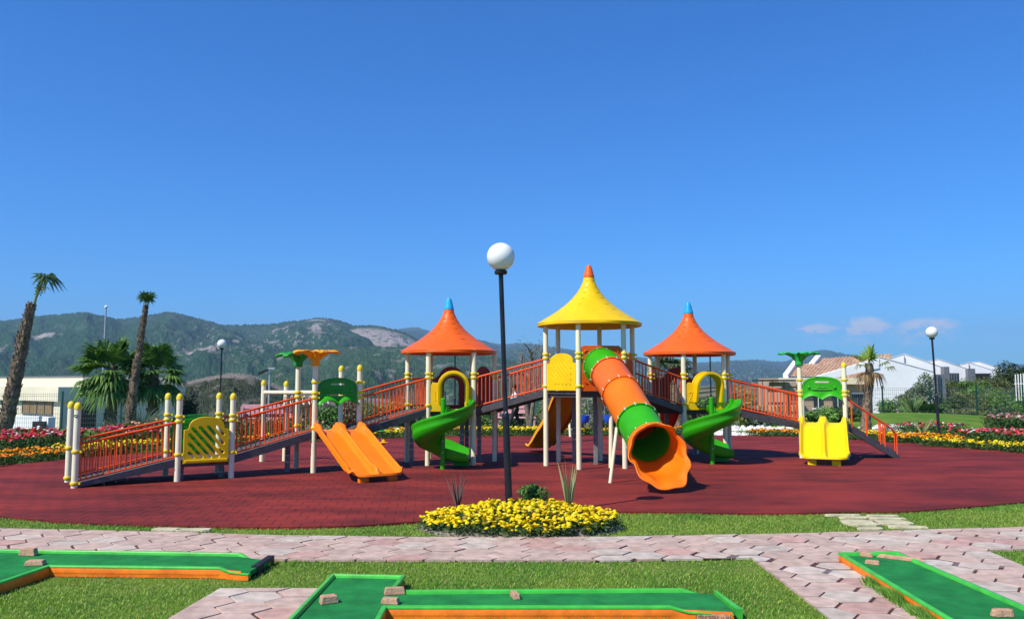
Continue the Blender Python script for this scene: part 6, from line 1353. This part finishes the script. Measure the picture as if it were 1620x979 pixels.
t = empty('garden_table', 'pair of white parasol tops far behind the ramp railings at left', 'parasol', None, P(395, 690, 33)) if False else None

# ================================================================== PINK BENCHES
def bench(label, c, w, rz):
    t = empty('park_bench', label, 'bench', 'pink wooden benches', (0, 0, 0)); 
    for k in range(3): MB().box((0, -.18 + .16 * k, .44), w, .13, .04).build('seat_slat', 'pink', t, False, bevel=.006)
    for k in range(2): MB().box((0, .22 + .02 * k, .66 + .19 * k), w * .86, .03, .15).build('back_slat', 'pink', t, False, bevel=.006)
    for s in (-1, 1):
        MB().box((s * (w / 2 - .08), -.16, .21), .08, .08, .42).build('leg', 'pink', t, False, bevel=.006); MB().box((s * (w / 2 - .14), .17, .42), .08, .07, .88).build('leg', 'pink', t, False, bevel=.006)
    settle(t); t.location = c; t.rotation_euler.z = R(rz); return t
q = G(813, 677); bench('pink wooden bench on the grass behind the bridge, a person walking by it', (q.x + .05, q.y, H(q.x, q.y)), 1.55, 0)
q = G(405, 684); bench('pink wooden bench seen through the second ramp railing', (q.x, q.y + 1, H(q.x, q.y)), 1.9, 12)

# ================================================================== SWINGS BEHIND
def swing(label, c, rz, seatc='blueseat'):
    t = empty('swing_set', label, 'swing', None, (0, 0, 0))
    MB().tube([(-1.0, 0, 1.75), (1.0, 0, 1.75)], .04, 10).build('top_bar', 'cream', t)
    for s in (-1, 1):
        for k in (-1, 1): MB().tube([(s * 1.0, 0, 1.75), (s * 1.08, k * .55, 0)], .036, 10).build('leg', 'cream', t)
    for s in (-.45, .45):
        so = MB().add([(s + a * .2, b * .14 - .02, .42 + (0.0 if b == 0 else .03)) for a in (-1, 1) for b in (-1, 1)], [(0, 1, 3, 2)]); so = MB().lathe([(.02, 0), (.16, .01), (.20, .10), (.21, .24), (.195, .24), (.18, .10), (.14, .04), (.02, .03)], 18, (s, 0, .42)).build('seat', seatc, t)
        mb = MB()
        for k in (-1, 1): mb.tube([(s + .18 * k, 0, .64), (s + .12 * k, 0, 1.74)], .007, 5)
        mb.build('chain', 'steel', so)
    settle(t); t.location = c; t.rotation_euler.z = R(rz); return t
q = G(948, 692); swing('swing set with blue bucket seats seen between the tall tower legs', (q.x, q.y + .8, 0), 15)

# ================================================================== PERSON walking past the bench
def skin_body(name, joints, edges, radii, root, m, parent, sub=2):
    me = bpy.data.meshes.new(name); me.from_pydata(joints, edges, []); o = bpy.data.objects.new(name, me); COL.objects.link(o)
    md = o.modifiers.new('skin', 'SKIN'); sv = me.skin_vertices[0].data if me.skin_vertices else None
    if sv is None:
        bm = bmesh.new(); bm.from_mesh(me); bm.verts.layers.skin.verify(); bm.to_mesh(me); bm.free(); sv = me.skin_vertices[0].data
    for i, r in enumerate(radii): sv[i].radius = (r, r) if not isinstance(r, tuple) else r; sv[i].use_root = (i == root)
    o.modifiers.new('sub', 'SUBSURF').levels = sub; o.modifiers['sub'].render_levels = sub
    bpy.context.view_layer.update(); me2 = bpy.data.meshes.new_from_object(o.evaluated_get(bpy.context.evaluated_depsgraph_get())); bpy.data.objects.remove(o)
    return finish(name, me2, m, parent, True, 180)
q = G(815, 681); t = empty('person', 'person in a white shirt and dark trousers walking past the pink bench', 'person', None, (0, 0, 0))
# facing and walking to the left (-x)
J = [(0, 0, .92), (0, 0, 1.10), (-.02, 0, 1.28), (-.02, 0, 1.42), (-.04, 0, 1.50), (-.05, 0, 1.60), (-.055, 0, 1.70),
     (0, -.09, .90), (-.14, -.10, .50), (-.26, -.10, .09), (-.38, -.11, .04),
     (0, .09, .90), (.08, .10, .49), (.30, .10, .14), (.22, .11, .04),
     (-.01, -.17, 1.40), (.10, -.21, 1.14), (.02, -.22, .92), (-.01, -.22, .84), (-.02, .17, 1.40), (-.16, .21, 1.17), (-.33, .20, 1.02), (-.40, .20, .98)]
E = [(0, 1), (1, 2), (2, 3), (3, 4), (4, 5), (5, 6), (0, 7), (7, 8), (8, 9), (9, 10), (0, 11), (11, 12), (12, 13), (13, 14), (3, 15), (15, 16), (16, 17), (17, 18), (3, 19), (19, 20), (20, 21), (21, 22)]
RD = [.13, .115, .135, .09, .05, .085, .07, .085, .055, .036, .03, .085, .055, .036, .03, .05, .038, .028, .026, .05, .038, .028, .026]
body = skin_body('body', J, E, RD, 0, 'skin', t)
sj = [J[i] for i in (0, 1, 2, 3, 15, 16, 19, 20)]; se = [(0, 1), (1, 2), (2, 3), (3, 4), (4, 5), (3, 6), (6, 7)]; skin_body('shirt', sj, se, [.145, .135, .15, .095, .065, .055, .065, .055], 0, 'shirt', t)
tj = [J[i] for i in (0, 7, 8, 9, 11, 12, 13)]; skin_body('trousers', tj, [(0, 1), (1, 2), (2, 3), (0, 4), (4, 5), (5, 6)], [.14, .10, .072, .055, .10, .072, .055], 0, 'trousers', t)
MB().lathe([(.001, -.01), (.06, .0), (.095, .05), (.10, .10), (.075, .15), (.03, .175), (.001, .18)], 16, (-.035, 0, 1.60)).build('hair', 'hair', t)
for s in (-1, 1): MB().box((-.40 if s < 0 else .20, s * .11, .035), .25, .09, .07).build('shoe', 'trousers', t, True, bevel=.02)
for s in (-1, 1):
    hb = Vector(J[18] if s < 0 else J[22]); mb = MB()
    for k in range(4): mb.tube([hb + Vector((-.01, -.025 + .016 * k, -.01)), hb + Vector((-.035, -.027 + .017 * k, -.05 - .004 * (k in (1, 2)))), hb + Vector((-.03, -.026 + .016 * k, -.085))], [.0085, .008, .006], 7)
    mb.tube([hb + Vector((-.01, -.03, .02)), hb + Vector((-.05, -.035, -.01)), hb + Vector((-.065, -.03, -.035))], [.010, .009, .007], 7); mb.build('fingers', 'skin', t)
settle(t); t.location = (q.x, q.y - .5, H(q.x, q.y - .5)); t.scale = (.93, .93, .93)

# ================================================================== HAZE
hz = MB().box((0, 4000, 150), 19000, 11000, 1000).build('haze', 'soil', None, False); hz.data.materials.clear()
hm_ = bpy.data.materials.new('haze_air'); hm_.use_nodes = True; N = hm_.node_tree.nodes; N.remove(N['Principled BSDF']); pv = N.new('ShaderNodeVolumePrincipled'); pv.inputs['Color'].default_value = (.42, .66, 1.0, 1); pv.inputs['Density'].default_value = 1.45e-4; pv.inputs['Anisotropy'].default_value = 0.0
hm_.node_tree.links.new(pv.outputs[0], N['Material Output'].inputs['Volume']); hz.data.materials.append(hm_); hz['kind'] = 'stuff'
